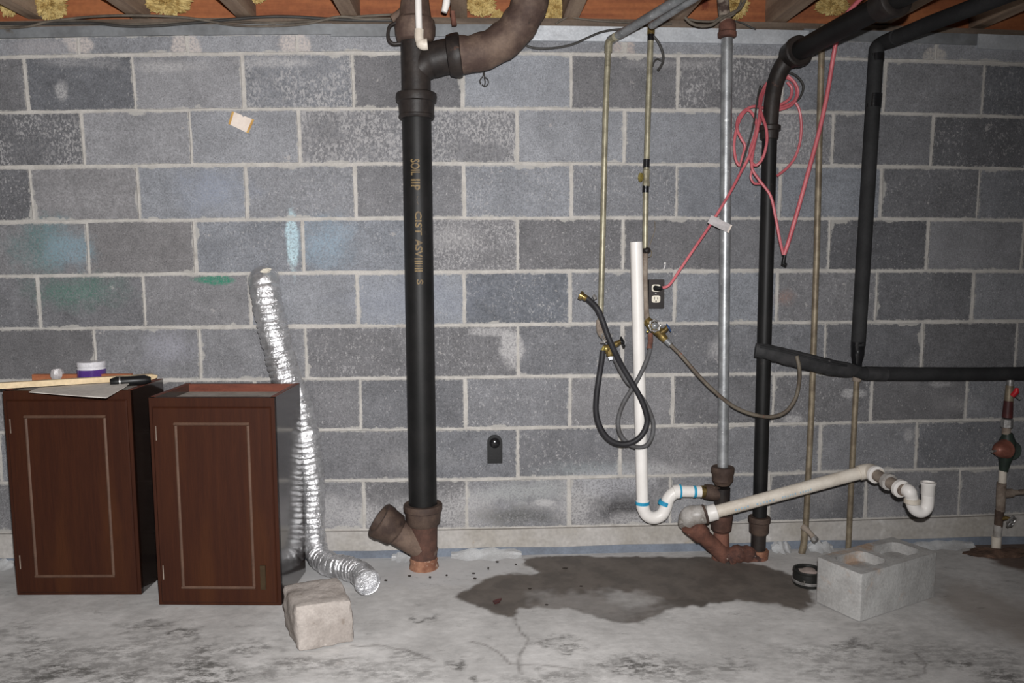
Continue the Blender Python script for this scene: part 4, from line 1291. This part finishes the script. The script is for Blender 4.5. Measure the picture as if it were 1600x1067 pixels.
t2.part('tube', MB().tube([A(1017, 52, YC), A(1012.5, 180, YC), A(1009, 300, YC), A(1008, 390, YC)], S(4.6, YC), 14), M_COPPER)
t2.part('top_fitting', MB().tube([A(1018, 33, YC), A(1017.5, 42, YC), A(1017, 54, YC)], [S(6.5), S(6), S(6)], 14, jit=.05), M_BRASS)
t2.part('overhead_tube', MB().tube([Zp(1018, 40, zc + .02), Zp(1060, 12, zc + .03), Zp(1110, -18, zc + .04)], S(5.5, YC), 12), M_GALVP)
for a_, b_ in ((54, 64), (249, 262), (290, 301)):
    t2.part('tape_band', MB().tube([A(1017 - (a_ - 54) * .034, a_, YC), A(1017 - (b_ - 54) * .034, b_, YC)], S(5.3), 14), M_TAPE)
vlv = t2.part('valve_body', MB().lathe(A(1009.6, 292, YC), (0, 0, 1), [(0, .010), (.004, .0145), (.018, .0145), (.022, .0125), (.046, .0125), (.050, .0145), (.064, .0145), (.068, .010)], 8), M_COPPER)
vh = A(1003, 277, YC)
t2.part('handle', MB().lathe(vh, (-1, -.35, 0), [(0, .004), (.003, .017), (.008, .017), (.010, .012)], 14), M_BRASSB, vlv, 'yellow round handle')
t2.part('lower_tube', MB().tube(px([(1008, 388, YC), (1007.5, 440, YC), (1010, 490, YC), (1016, 507, YC - .01)], 5), S(4.8), 12), M_CHIP)
t2.part('junction', MB().blob(A(1010, 391, YC - .008), .014, 2, .3, 16, (1, 1, 1), 5), M_DARKIRON)
t3 = Thing('thin_brown_tube', 'thin tarnished tube with a drain cock behind the red cord', 'pipe', A(1258, 860, YC))
t3.part('tube', MB().tube([A(1285, 40, YC), A(1282, 150, YC), A(1276, 400, YC), A(1268, 640, YC), A(1259, 826, YC)], S(4.9, YC), 14), M_COPPERB)
t3.part('lower_tube', MB().tube([A(1258, 822, YC), A(1256, 850, YC), A(1251, 872, YC)], S(5.6, YC), 12), M_COPPERB)
dk = t3.part('drain_cock', MB().tube(px([(1254, 822, YC), (1262, 829, YC - .02), (1270, 838, YC - .035), (1275, 845, YC - .045)], 4), [.012, .013, .013, .012, .011, .010, .010, .010, .011, .012, .013, .013, .010][:13], 12), M_CHIP)
t3.part('cock_nut', MB().lathe(A(1270, 839, YC - .035), A(1277, 847, YC - .05) - A(1270, 839, YC - .035), [(0, .010), (.003, .014), (.018, .014), (.022, .008)], 8), M_STEEL, dk)
t4 = Thing('thin_riser_tube', 'thin rust-streaked tube dropping from the foam sleeve to the floor', 'pipe', A(1326, 858, YC))
t4.part('tube', MB().tube([A(1339, 588, YC), A(1336, 640, YC), A(1330, 760, YC), A(1325, 868, YC)], S(4.6, YC), 14), M_COPPERB)
t4.part('collar', MB().tube([A(1340, 576, YC - .01), A(1339, 595, YC - .005)], S(6.5), 12, jit=.08), M_CHIP)


def handwheel(t, c, ax, R, mat, parent=None, name='handwheel', lobes=5):
    c = Vector(c)
    ax = Vector(ax).normalized()
    ref = Vector((0, 0, 1))
    a = (ref - ax * ref.dot(ax)).normalized()
    b = ax.cross(a)
    mb = MB()
    rim = []
    n = 40
    for k in range(n + 1):
        th = 2 * math.pi * k / n
        q = R * (1 + .12 * math.cos(lobes * th))
        rim.append(c + (a * math.cos(th) + b * math.sin(th)) * q)
    mb.tube(rim, R * .17, 8)
    for k in range(lobes):
        th = 2 * math.pi * k / lobes
        mb.tube([c, c + (a * math.cos(th) + b * math.sin(th)) * R], R * .12, 6)
    mb.lathe(c - ax * R * .25, ax, [(0, R * .3), (R * .5, R * .34), (R * .6, R * .2)], 12)
    return t.part(name, mb, mat, parent)


va = Thing('hose_valve', 'brass twin-outlet hose valve with a steel wheel on the left copper tube', 'valve', A(948, 535, -.07))
va.part('elbow', MB().tube(px([(938, 500, YC), (938, 514, YC - .005), (941, 522, YC - .02), (948, 528, YC - .04)], 4), [.016] * 4 + [.0155] * 9, 14), M_CHIP, label='dull elbow joining the tube')
va.part('body', MB().tube(px([(944, 546, -.085), (952, 543, -.088), (962, 538, -.088), (970, 533, -.088)], 4), [.015, .017, .017, .015, .013, .013, .014, .012, .011, .011, .010, .009, .009][:13], 14), M_BRASS)
va.part('outlet', MB().lathe(A(954, 556, -.088), (0, 0, 1), [(0, .016), (.016, .017), (.020, .015), (.040, .012)], 8), M_BRASS)
handwheel(va, A(948, 526, -.108), (-.25, -1, .1), .018, M_STEEL)
handwheel(va, A(973, 535, -.095), (1, -.35, .35), .019, M_BLACKPL, name='black_handwheel')
va.part('packing_nut', MB().tube([A(944, 541, -.10), A(942, 548, -.10)], [.006, .008], 8), M_BRASSB)
va.part('lever', MB().tube([A(938, 535, -.10), A(946, 535, -.105)], .004, 6), M_STEEL)
va.part('tag', MB().obox(A(951, 561, -.10), Vector((.95, 0, .3)).normalized(), Vector((0, 1, 0)), Vector((-.3, 0, .95)).normalized(), (0, 0, -.006), (.022, .002, .008)), M_LABEL, label='small white tag', smooth=0)

vb_ = Thing('hose_valve', 'tarnished hose valve with a blue handle beside the standpipe', 'valve', A(1030, 520, -.07))
vb_.part('body', MB().tube(px([(1010, 500, -.05), (1018, 508, -.06), (1028, 518, -.065), (1036, 527, -.07), (1042, 533, -.075)], 4), [.017, .018, .018, .019, .02, .021, .021, .02, .019, .018, .017, .016, .016, .015, .014, .013, .012][:17], 14), M_BRASS)
handwheel(vb_, A(1023, 509, -.095), (.05, -1, .1), .021, M_STEEL, lobes=8)
vb_.part('hub_disc', MB().lathe(A(1023, 509, -.098), (.05, -1, .1), [(0, .012), (.003, .013), (.006, .009), (.010, .004)], 16), M_GALVP)
vb_.part('side_outlet', MB().tube([A(1030, 521, -.07), A(1040, 515, -.08), A(1044, 510, -.085)], [.012, .010, .009], 10), M_BRASS)
handwheel(vb_, A(1045, 512, -.088), (1, -.3, .6), .014, M_BLUEP, name='blue_handwheel', lobes=4)
vb_.part('packing_nut', MB().blob(A(1012, 518, -.09), .005, 2, .1, 10, (1, 1, 1), 3), M_BRASSB)

# ------------------------------------------------------------------ outlet
YO = -.032
ou = Thing('electrical_outlet', 'brown surface-mounted outlet box with one ivory socket showing', 'outlet', A(1025, 482, 0))
oa, ob_ = A(1013.5, 481, YO), A(1037.5, 437, YO)
ou.part('box', MB().box((oa.x, YO, oa.z), (ob_.x, 0.004, ob_.z)), M_BROWNPL, smooth=0)
oc = (oa + ob_) / 2
wv_, hv_ = (ob_.x - oa.x) / 2, (ob_.z - oa.z) / 2
ou.part('cover_plate', MB().prism([(oc.x + wv_ * 1.04 * a_, YO, oc.z + hv_ * 1.03 * b_) for a_, b_ in ((-1, -.94), (-.9, -1), (.9, -1), (1, -.94), (1, .94), (.9, 1), (-.9, 1), (-1, .94))], (0, -.004, 0)), M_BROWNPL, smooth=0)


def oval(c, rx, rz, flat=.78, n=24):
    return [(c.x + max(-rx, min(rx, rx * 1.12 * math.cos(2 * math.pi * k / n))), YO - .004, c.z + max(-rz * flat, min(rz * flat, rz * math.sin(2 * math.pi * k / n)))) for k in range(n)]


for yy in (450, 467):
    cc = A(1024.5, yy, YO)
    so = ou.part('socket', MB().prism(oval(cc, .0165, .0175), (0, -.003, 0)), M_IVORY, label='ivory socket face', smooth=0)
    if yy == 467:
        for dx, dz, ww, hh2 in ((-.006, .003, .0012, .005), (.006, .003, .0012, .004)):
            ou.part('slot', MB().box((cc.x + dx - ww, YO - .0076, cc.z + dz - hh2), (cc.x + dx + ww, YO - .0068, cc.z + dz + hh2)), M_BLACKPL, so, smooth=0)
        ou.part('slot', MB().lathe((cc.x, YO - .0067, cc.z - .008), (0, -1, 0), [(0, .0028), (.0009, .0028)], 10), M_BLACKPL, so)
ou.part('screw', MB().lathe(A(1024.5, 458.5, YO - .004), (0, -1, 0), [(0, .003), (.0015, .0025)], 10), M_STEEL)

# ------------------------------------------------------------------ red extension cord
ec = Thing('extension_cord', 'red extension cord plugged in and looped over the black pipe', 'cord', A(1170, 260, -.13))
ec.part('plug', MB().tube([A(1024, 450, -.04), A(1024, 450, -.058), A(1029, 451, -.066), A(1035, 450, -.066)], [.0085, .010, .0095, .006], 12), M_BLACKPL, label='black plug')
FRN, BK = -.140, -.030
cpt = [(1034, 450, -.066), (1046, 445, -.07), (1062, 422, -.09), (1085, 388, -.11), (1112, 348, -.115), (1140, 302, -.118), (1158, 268, -.12), (1170, 245, -.125), (1181, 215, -.12), (1186, 185, -.10), (1190, 155, -.06),
       (1200, 132, BK), (1220, 121, BK), (1238, 126, BK), (1245, 143, BK), (1240, 158, BK), (1222, 167, BK), (1200, 170, BK), (1180, 166, -.05), (1164, 172, -.06), (1153, 186, -.07), (1152, 202, -.08), (1158, 216, -.09), (1164, 228, -.09),
       (1160, 245, -.09), (1156, 258, -.09), (1150, 250, -.085), (1147, 228, -.08), (1150, 205, -.07), (1157, 185, -.07), (1168, 172, -.06), (1178, 181, -.06), (1182, 196, -.07), (1178, 215, -.09), (1172, 235, -.10), (1174, 252, -.12), (1182, 258, -.135),
       (1192, 246, FRN), (1198, 222, FRN), (1197, 200, -.135), (1190, 178, -.11), (1187, 158, -.07), (1193, 138, -.04), (1207, 122, BK), (1226, 117, BK), (1241, 128, BK - .008), (1247, 145, BK - .008), (1238, 163, BK - .008), (1220, 171, BK - .006), (1202, 174, BK),
       (1190, 186, -.06), (1183, 208, -.09), (1177, 235, -.11), (1175, 262, -.125), (1187, 282, -.13), (1204, 306, FRN), (1212, 340, FRN), (1218, 372, FRN), (1224, 398, -.135)]
ec.part('coil', MB().tube(px(cpt, 6), S(2.25, -.1), 8), M_REDC)
c2p = [(1225, 398, -.135), (1232, 378, -.14), (1246, 330, -.145), (1262, 272, -.15), (1280, 205, -.155), (1293, 145, -.16), (1301, 95, -.17), (1309, 55, -.19), (1321, 26, -.22), (1337, 6, -.26), (1356, -12, -.30)]
ec.part('lead', MB().tube(px(c2p, 6), S(3.4, -.15), 10), M_REDC, label='thick red lead rising to the joists')
ec.part('cord_end', MB().tube([A(1227, 396, -.135), A(1225, 404, -.135), A(1224, 412, -.135), A(1229, 414, -.137)], [.006, .007, .009, .006], 10), M_BLACKPL, label='black knotted end')
c3p = [(1243, 160, BK), (1249, 172, BK), (1252, 195, BK), (1250, 222, BK), (1242, 246, BK), (1230, 262, BK), (1214, 275, BK)]
ec.part('loose_loop', MB().tube(px(c3p, 6), S(2.2, -.03), 8), M_REDC)
c4p = [(1188, 172, -.05), (1188, 148, -.05), (1197, 131, BK), (1222, 113, BK), (1243, 118, BK), (1255, 134, BK), (1250, 152, BK), (1240, 161, BK)]
c5p = [(1230, 128, BK), (1237, 138, BK), (1235, 152, BK), (1226, 160, BK), (1212, 166, BK), (1204, 171, BK)]
ec.part('coil_loop', MB().tube(px(c5p, 6), S(2.4, -.03), 8), M_REDC)
c6p = [(1176, 262, -.11), (1173, 276, -.11), (1178, 286, -.11), (1188, 287, -.11)]
ec.part('coil_loop', MB().tube(px(c6p, 6), S(1.8, -.1), 8), M_REDC)
single('dark_wire_loop', 'thin dark wire loop behind the red coil on the black pipe', 'wire', MB().tube(px(c4p, 6), S(1.9, -.03), 8), M_CABLEB)
single('dark_wire_strand', 'thin dark wire strand hanging among the red loops left of the black pipe', 'wire',
       MB().tube(px([(1188, 134, -.06), (1184, 152, -.08), (1180, 180, -.10), (1175, 205, -.11), (1166, 235, -.11), (1160, 255, -.11), (1157, 268, -.11)], 6), S(1.5, -.1), 6), M_CABLEB)
tg = Thing('cord_tag', 'cloudy plastic tag taped to the red cord at the galvanized pipe', 'tag', A(1123, 350, -.125))
ta, tb_ = A(1108, 342, -.122), A(1141, 358, -.122)
tu = (tb_ - ta).normalized()
tw = Vector((0, 1, 0)).cross(tu) * -1
tg.part('sheet', MB().obox(ta, tu, Vector((0, -1, 0)), tw, (0, 0, -.016), ((tb_ - ta).length, .0015, .016)), M_CLEAR, smooth=0)
tg.part('fold', MB().obox(ta, tu, Vector((0, -1, 0)), tw, (0, .0015, -.016), (.022, .004, .016)), M_CLEAR, smooth=0)
tg.part('edge', MB().obox(tb_, tu, Vector((0, -1, 0)), tw, (-.006, .0015, -.016), (0, .0025, .016)), M_PAPER, smooth=0)

# ------------------------------------------------------------------ hoses
ha = Thing('black_washer_hose', 'black rubber washer hose looping from the brass valve', 'hose', A(965, 693, -.12))
YH = -.125
hp1 = [(912, 463, -.10), (922, 470, -.11), (934, 483, YH), (942, 502, YH), (950, 525, -.14), (960, 548, -.14), (972, 572, YH), (985, 594, YH), (998, 616, YH), (1008, 640, YH), (1011, 660, YH), (1004, 678, YH), (990, 690, YH), (972, 694, YH), (954, 688, YH),
       (940, 672, YH), (932, 648, YH), (932, 620, YH), (936, 590, YH), (940, 565, -.11), (942, 548, -.10)]
ha.part('hose', MB().tube(px(hp1, 6), S(4.6, YH), 14), M_RUBBER)
ha.part('end_fitting', MB().lathe(A(905, 460, -.10), A(918, 467, -.105) - A(905, 460, -.10), [(0, .010), (.002, .0165), (.014, .0165), (.017, .012), (.03, .012), (.034, .010)], 12), M_BRASS, label='brass hose coupling')
ha.part('cap', MB().tube([A(927, 461, -.10), A(931, 467, -.105)], [.006, .007], 8), M_STEEL)
hb = Thing('grey_washer_hose', 'grey rubber washer hose crossing behind the white standpipe hose loop', 'hose', A(990, 698, -.11))
Y2 = -.115
hp2 = [(1017, 527, -.085), (1016, 545, -.10), (1009, 566, Y2), (998, 590, Y2), (985, 611, Y2), (973, 632, Y2), (966, 655, Y2), (968, 675, Y2), (978, 690, Y2), (992, 698, Y2), (1008, 697, Y2), (1018, 684, Y2), (1021, 664, Y2), (1016, 645, Y2), (1006, 626, Y2 - .002),
       (993, 609, Y2), (980, 596, Y2), (970, 580, Y2), (962, 564, -.10), (957, 554, -.09)]
hb.part('hose', MB().tube(px(hp2, 6), S(3.6, Y2), 12), M_RUBBERG)
hb.part('red_end', MB().tube([A(1016, 521, -.083), A(1016.5, 532, -.09), A(1015, 545, -.10)], S(4.3, Y2), 12), M_RUST, label='reddish end sleeve')
hc = Thing('thin_drain_hose', 'thin brownish hose sagging from the blue-handled valve to the foam sleeve', 'hose', A(1190, 650, -.13))
hp3 = [(1040, 531, -.075), (1050, 541, -.09), (1066, 557, -.11), (1090, 585, -.13), (1115, 610, -.14), (1145, 634, -.14), (1175, 647, -.14), (1205, 651, -.14), (1228, 643, -.14), (1243, 622, -.14), (1249, 596, -.15), (1249, 575, -.17), (1245, 556, -.165)]
hc.part('hose', MB().tube(px(hp3, 6), S(3.1, -.14), 10), M_HOSEB)
hc.part('end_clamp', MB().tube([A(1041, 532, -.077), A(1048, 539, -.088)], S(5.0), 10), M_GALVP)
# conduit wires near the standpipe
single('loose_fine_wires', 'fine loose wires curling up beside the tube junction', 'wire',
       MB().tube(px([(1014, 389, -.05), (1018, 375, -.05), (1023, 360, -.05), (1023, 345, -.05)], 5), .0011, 5).tube(px([(1015, 389, -.05), (1018, 394, -.05), (1017, 400, -.05), (1012, 402, -.05)], 5), .0015, 5), M_COPPERB)
obj('chalk_mark', MB().tube(px([(1037, 421, -.0035), (1039, 415, -.0035), (1039.5, 410, -.0035), (1037.5, 412, -.0035)], 3), .0022, 5, flat=.3), M_CHALK, wall_back)

# ------------------------------------------------------------------ arch-topped black fixture
ax_, ay_ = A(773, 701, 0), None
aw = S(12, 0)
zl_, zh_ = A(773, 722, 0).z, A(773, 679, 0).z
ar = Thing('black_wall_fixture', 'black arch-topped plastic fixture low on the block wall', 'fixture', (ax_.x, 0, zl_))
prof = [(-aw, zl_), (aw, zl_)] + [(aw * math.cos(math.pi * k / 16), zh_ - aw + aw * math.sin(math.pi * k / 16)) for k in range(17)]
ar.part('housing', MB().prism([(ax_.x + p_[0], .002, p_[1]) for p_ in prof], (0, -.02, 0)), M_BLACKPL, smooth=30)
ar.part('dome', MB().lathe((ax_.x, -.018, zh_ - aw), (0, -1, 0), [(0, aw * .7), (.004, aw * .64), (.008, aw * .45), (.010, aw * .2), (.0105, aw * .05)], 26), M_TAPE, label='glossy dome at the top')
ar.part('panel', MB().box((ax_.x - aw * .78, -.022, zl_ + .006), (ax_.x + aw * .78, -.018, zh_ - aw * 1.75)), M_BLACKPL, smooth=0)
for k in range(3):
    zz = zl_ + .018 + .012 * k
    ar.part('rib', MB().box((ax_.x - aw * .7, -.0235, zz), (ax_.x + aw * .7, -.022, zz + .003)), M_BLACKPL, smooth=0)

# ------------------------------------------------------------------ paper scrap on the wall
pc = [A(366, 175, -.004), A(394, 186, -.004), A(385, 207, -.004), A(360, 195, -.004)]
ps = Thing('paper_scrap', 'small yellowed paper scrap stuck to the upper left wall', 'paper', pc[3])
nk = A(380, 183, -.004)
tp = [pc[0], pc[0].lerp(pc[1], .42), nk, pc[0].lerp(pc[1], .58), pc[1], pc[2], pc[3]]
ps.part('sheet', MB().prism(tp, (0, -.001, 0)), M_PAPER, smooth=0)
for a_, b_, o_ in ((pc[0], pc[3], -1), (pc[1], pc[2], 1)):
    dv = (pc[1] - pc[0]).normalized() * .008 * o_
    ps.part('tape', MB().prism([a_, b_, b_ + dv, a_ + dv], (0, -.0016, 0)), M_AGED, label='brown aged tape edge', smooth=0)

# ------------------------------------------------------------------ water main at the right
YM = -.07
wm = Thing('water_main_assembly', 'water main with a bronze pressure regulator and red lever at far right', 'pipe', A(1560, 855, YM))


def seg(name, a_, b_, r0, r1, mat, n=14, lab=None, par=None, jit=0):
    return wm.part(name, MB().tube([A(a_[0], a_[1], YM), A((a_[0] + b_[0]) / 2, (a_[1] + b_[1]) / 2, YM), A(b_[0], b_[1], YM)], [S(r0, YM), S((r0 + r1) / 2, YM), S(r1, YM)], n, jit=jit), mat, par, lab)


seg('top_tube', (1579, 588), (1578, 604), 5, 5.5, M_STEEL)
seg('valve_neck', (1578, 602), (1576, 630), 6, 7, M_COPPERB)
lv = seg('taped_pipe', (1576, 626), (1574, 652), 7, 8, M_MAROON)
wm.part('lever', MB().tube([A(1582, 618, YM - .03), A(1588, 612, YM - .04), A(1589, 606, YM - .04)], [.010, .011, .006], 10), M_REDP, lv, 'red valve lever')
wm.part('lever_tip', MB().tube([A(1589, 618, YM - .03), A(1594, 623, YM - .03)], [.008, .006], 8), M_STEEL, lv)
wm.part('union_nut', MB().lathe(A(1573, 668, YM), (0, 0, 1), [(0, .019), (.003, .022), (.034, .022), (.037, .017)], 6), M_STEEL, smooth=20)
seg('nipple', (1573, 666), (1572, 678), 6.5, 6.5, M_CHIP)
rgm = MB().tube([A(1575, 676, YM), A(1574, 690, YM), A(1572, 708, YM), A(1570, 722, YM), A(1568, 736, YM)], [S(7), S(13), S(13), S(9), S(6.5)], 18)
rg_ = wm.part('regulator_body', rgm, M_GREENV, label='dark green valve body')
wm.part('flange', MB().lathe(A(1577, 702, YM + .02), (-.4, -1, -.02), [(0, S(16)), (.012, S(17)), (.02, S(16))], 22), M_GREENV, rg_)
b_0 = A(1572, 701, YM - .02)
wm.part('bell', MB().lathe(b_0, (-.93, -.38, -.02), [(0, S(15)), (.006, S(16)), (.012, S(15)), (.036, S(13)), (.058, S(8)), (.064, S(3))], 22), M_REDB, rg_, 'reddish bronze bell')
bd = Vector((-.93, -.38, -.02)).normalized()
wm.part('adjusting_screw', MB().tube([b_0 + bd * .05, b_0 + bd * .085], .005, 8), M_STEEL, rg_)
seg('white_collar', (1567, 735), (1566, 754), 6, 6, M_PVCD)
tt = seg('tee', (1565, 754), (1563, 798), 7.5, 7.0, M_CHIP, lab='dull grey tee', jit=.05)
wm.part('tee_branch', MB().tube([A(1564, 771, YM), A(1574, 770.5, YM), A(1582, 770, YM)], [S(7), S(7.5), S(7)], 14), M_CHIP, tt)
wm.part('side_pipe', MB().tube([A(1578, 770, YM), A(1605, 768, YM), A(1680, 764, YM)], S(4.6), 12), M_CHIP)
seg('stop_valve', (1562, 797), (1560, 822), 7, 6.5, M_HUB)
sg = MB().tube([A(1563, 811, YM), A(1572, 809, YM - .02), A(1578, 810, YM - .03)], [.010, .008, .006], 10)
so_ = wm.part('valve_stem', sg, M_BRASS)
handwheel(wm, A(1580, 815, YM - .04), (.4, -1, -.3), .022, M_STEEL, so_)
seg('lower_pipe', (1560, 820), (1557, 848), 6.5, 6, M_PVCG)
seg('lower_socket', (1557, 838), (1556, 870), 7.5, 7, M_PVCD)
single('soil_mound', 'brown soil heaped where the water main leaves the floor', 'soil', MB().blob(G(1556, 864) + Vector((0, .0, -.012)), .07, 3, .3, 16, (2.0, .8, .36), 3), M_ORANGE if False else surf('brown_soil', lin(112, 88, 74), lin(76, 58, 48), 24, 0.95, bump=0.8, bscale=90, bdist=.004))

# ------------------------------------------------------------------ cement patches in the floor gap
for k, (x0, x1, yy, hh_) in enumerate(((-30, 20, 867, .03), (612, 645, 866, .02), (705, 815, 867, .030), (1205, 1235, 866, .035), (1262, 1300, 866, .030), (1425, 1520, 864, .02))):
    a_, b_ = A(x0, yy, -.01), A(x1, yy, -.01)
    L_ = b_.x - a_.x
    mb = MB()
    rings = []
    n = 10
    for q in range(n + 1):
        f = q / n
        e = math.sin(math.pi * min(1, max(0, .06 + f * .88))) ** .4
        hgt_ = hh_ * e * (1 + .2 * math.sin(q * 2.1 + k))
        dpt = .05 * e * (1 + .25 * math.sin(q * 1.7 + k * 2))
        X = a_.x + L_ * f
        rings.append([(X, .004, -.003), (X, -dpt, -.003), (X, -dpt * .5, hgt_ * .25), (X, -.014, hgt_ * .7), (X, .004, hgt_)])
    mb.rings(rings)
    WH = ['at the left edge of the view', 'behind the foot of the big stack', 'at the wall foot beside the dark stain', 'between the black pipe and the thin brown tube', 'right of the drain cock', 'behind the cinder block at right'][k]
    single('cement_patch', 'pale cement patch ' + WH, 'cement', mb, M_PATCH, group='cement patches along the wall foot')

# ------------------------------------------------------------------ cables along the sill
YK = -.018


def cable(name, label, lst, r, mat, Y=YK, cat='cable'):
    single(name, label, cat, MB().tube(px([(x, y, Y) for x, y in lst], 6), r, 8), mat)


cable('electrical_cable', 'grey cable waving along the sill from the left edge, upper one', [(-90, 43), (-30, 44), (40, 42), (80, 33), (160, 25), (250, 25), (310, 30), (360, 39), (420, 41), (480, 37), (530, 26), (570, 30), (625, 28)], .0046, M_CABLE)
cable('electrical_cable', 'grey cable along the sill from the left edge, lower one', [(-90, 36), (0, 37), (60, 37), (140, 36), (195, 41), (250, 40), (320, 34), (400, 27), (455, 26), (540, 31), (620, 32)], .0055, M_CABLEB, -.012)
cable('electrical_cable', 'brown-grey cable dipping along the sill left of the stack', [(-90, 40), (20, 40), (110, 33), (190, 38), (270, 36), (350, 33), (420, 36), (500, 32), (560, 26), (630, 22)], .005, M_CABLE, -.006)
cable('electrical_cable', 'thin tan cable along the sill left of the copper tubes', [(868, 37), (880, 30), (890, 26), (905, 29), (940, 33), (975, 35), (1015, 37), (1050, 37)], .0036, M_CABLE)
cable('electrical_cable', 'dark cable sagging below the flashing right of the curved pipe', [(815, 68), (835, 75), (865, 75), (895, 69), (920, 58), (940, 50), (965, 46), (1000, 45)], .0042, M_CABLEB, -.03)
cable('electrical_cable', 'looped tan cable crossing the galvanized pipe at the sill', [(1070, 27), (1080, 36), (1095, 41), (1112, 39), (1125, 30), (1140, 22), (1155, 14), (1163, 2), (1168, -12)], .0055, M_CABLE, -.13)
cable('electrical_cable', 'second tan cable twisted over the galvanized pipe', [(1076, 30), (1092, 33), (1115, 33), (1128, 25), (1144, 24), (1156, 8), (1160, -10)], .0042, M_CABLE, -.125)
cable('electrical_cable', 'short dark cable stub right of the galvanized pipe top', [(1146, 32), (1160, 36), (1172, 42), (1181, 46)], .0030, M_CABLEB, -.03)
cable('loose_cable_end', 'grey cable end curling beside the second copper tube', [(1021, 56), (1030, 68), (1036, 84), (1036, 96), (1031, 106), (1028, 110)], .0048, M_CABLEB, -.05)
cable('cable_curl', 'thin wire curl beside the second copper tube', [(1034, 95), (1028, 92), (1023, 95), (1020, 103)], .003, M_CABLEB, -.045, 'wire')

# ------------------------------------------------------------------ insulation between the joists
for k, (x, y, r, sq, wh) in enumerate(((12, 2, .05, (.6, .6, 1), 'at the far left corner of the ceiling'), (78, 6, .055, (1, .6, 1.0), 'between the first joists from the left'), (262, 2, .06, (1.3, .6, .75), 'left of the paper scrap, under the joists'),
                                        (400, -8, .035, (1, .6, .8), 'above the sill left of the stack'), (752, 8, .05, (1.0, .5, .75), 'behind the curved branch pipe, left of it'),
                                        (778, 30, .03, (.8, .5, 1.0), 'just left of the curved branch pipe'), (866, 14, .055, (.6, .5, 1.2), 'right of the curved branch pipe'), (858, 36, .025, (1.2, .5, .8), 'low beside the curved branch pipe'),
                                        (1300, 10, .05, (1.2, .6, .6), 'above the black elbow at right'), (1148, 6, .06, (.8, .6, .9), 'beside the galvanized pipe under the joists'))):
    single('insulation_tuft', 'yellow fibreglass tuft ' + wh, 'insulation', MB().blob(A(x, y, .035), r * .9, 5, .4, 70, sq, k), M_INS, group='insulation tufts at the rim')

# ------------------------------------------------------------------ debris on the floor
single('leaf_scrap', 'tiny red scrap lying in the damp floor stain', 'scrap', MB().prism([G(770, 940), G(778, 937), G(784, 936), G(780, 942), G(773, 944)], (0, 0, .004)), M_MAROON, smooth=0)
M_BIT = surf('dark_debris', lin(54, 46, 40), lin(40, 34, 30), 20, 0.9, bump=0.2)
for k, (x, y, w_, h_) in enumerate(((640, 900, 3, 2), (672, 902, 2, 3), (698, 899, 2, 2), (740, 896, 3, 1.5), (763, 888, 1.5, 4), (777, 878, 3, 2), (806, 882, 2, 1.5), (742, 904, 3, 2), (603, 907, 3, 2), (883, 888, 5, 2), (908, 916, 3, 1.5), (828, 920, 3, 1.5), (854, 945, 3, 1.5))):
    single('debris_chip', 'tiny dark debris chip lying in the damp floor stain' if k > 8 else 'tiny dark debris chip on pale floor by the big stack', 'debris',
           MB().prism([G(x - w_, y), G(x - w_ * .3, y - h_ * .5), G(x + w_ * .9, y - h_ * .2), G(x + w_ * .5, y + h_ * .5), G(x - w_ * .5, y + h_ * .4)], (0, 0, .002)), M_BIT, group='debris chips on the floor', smooth=0)
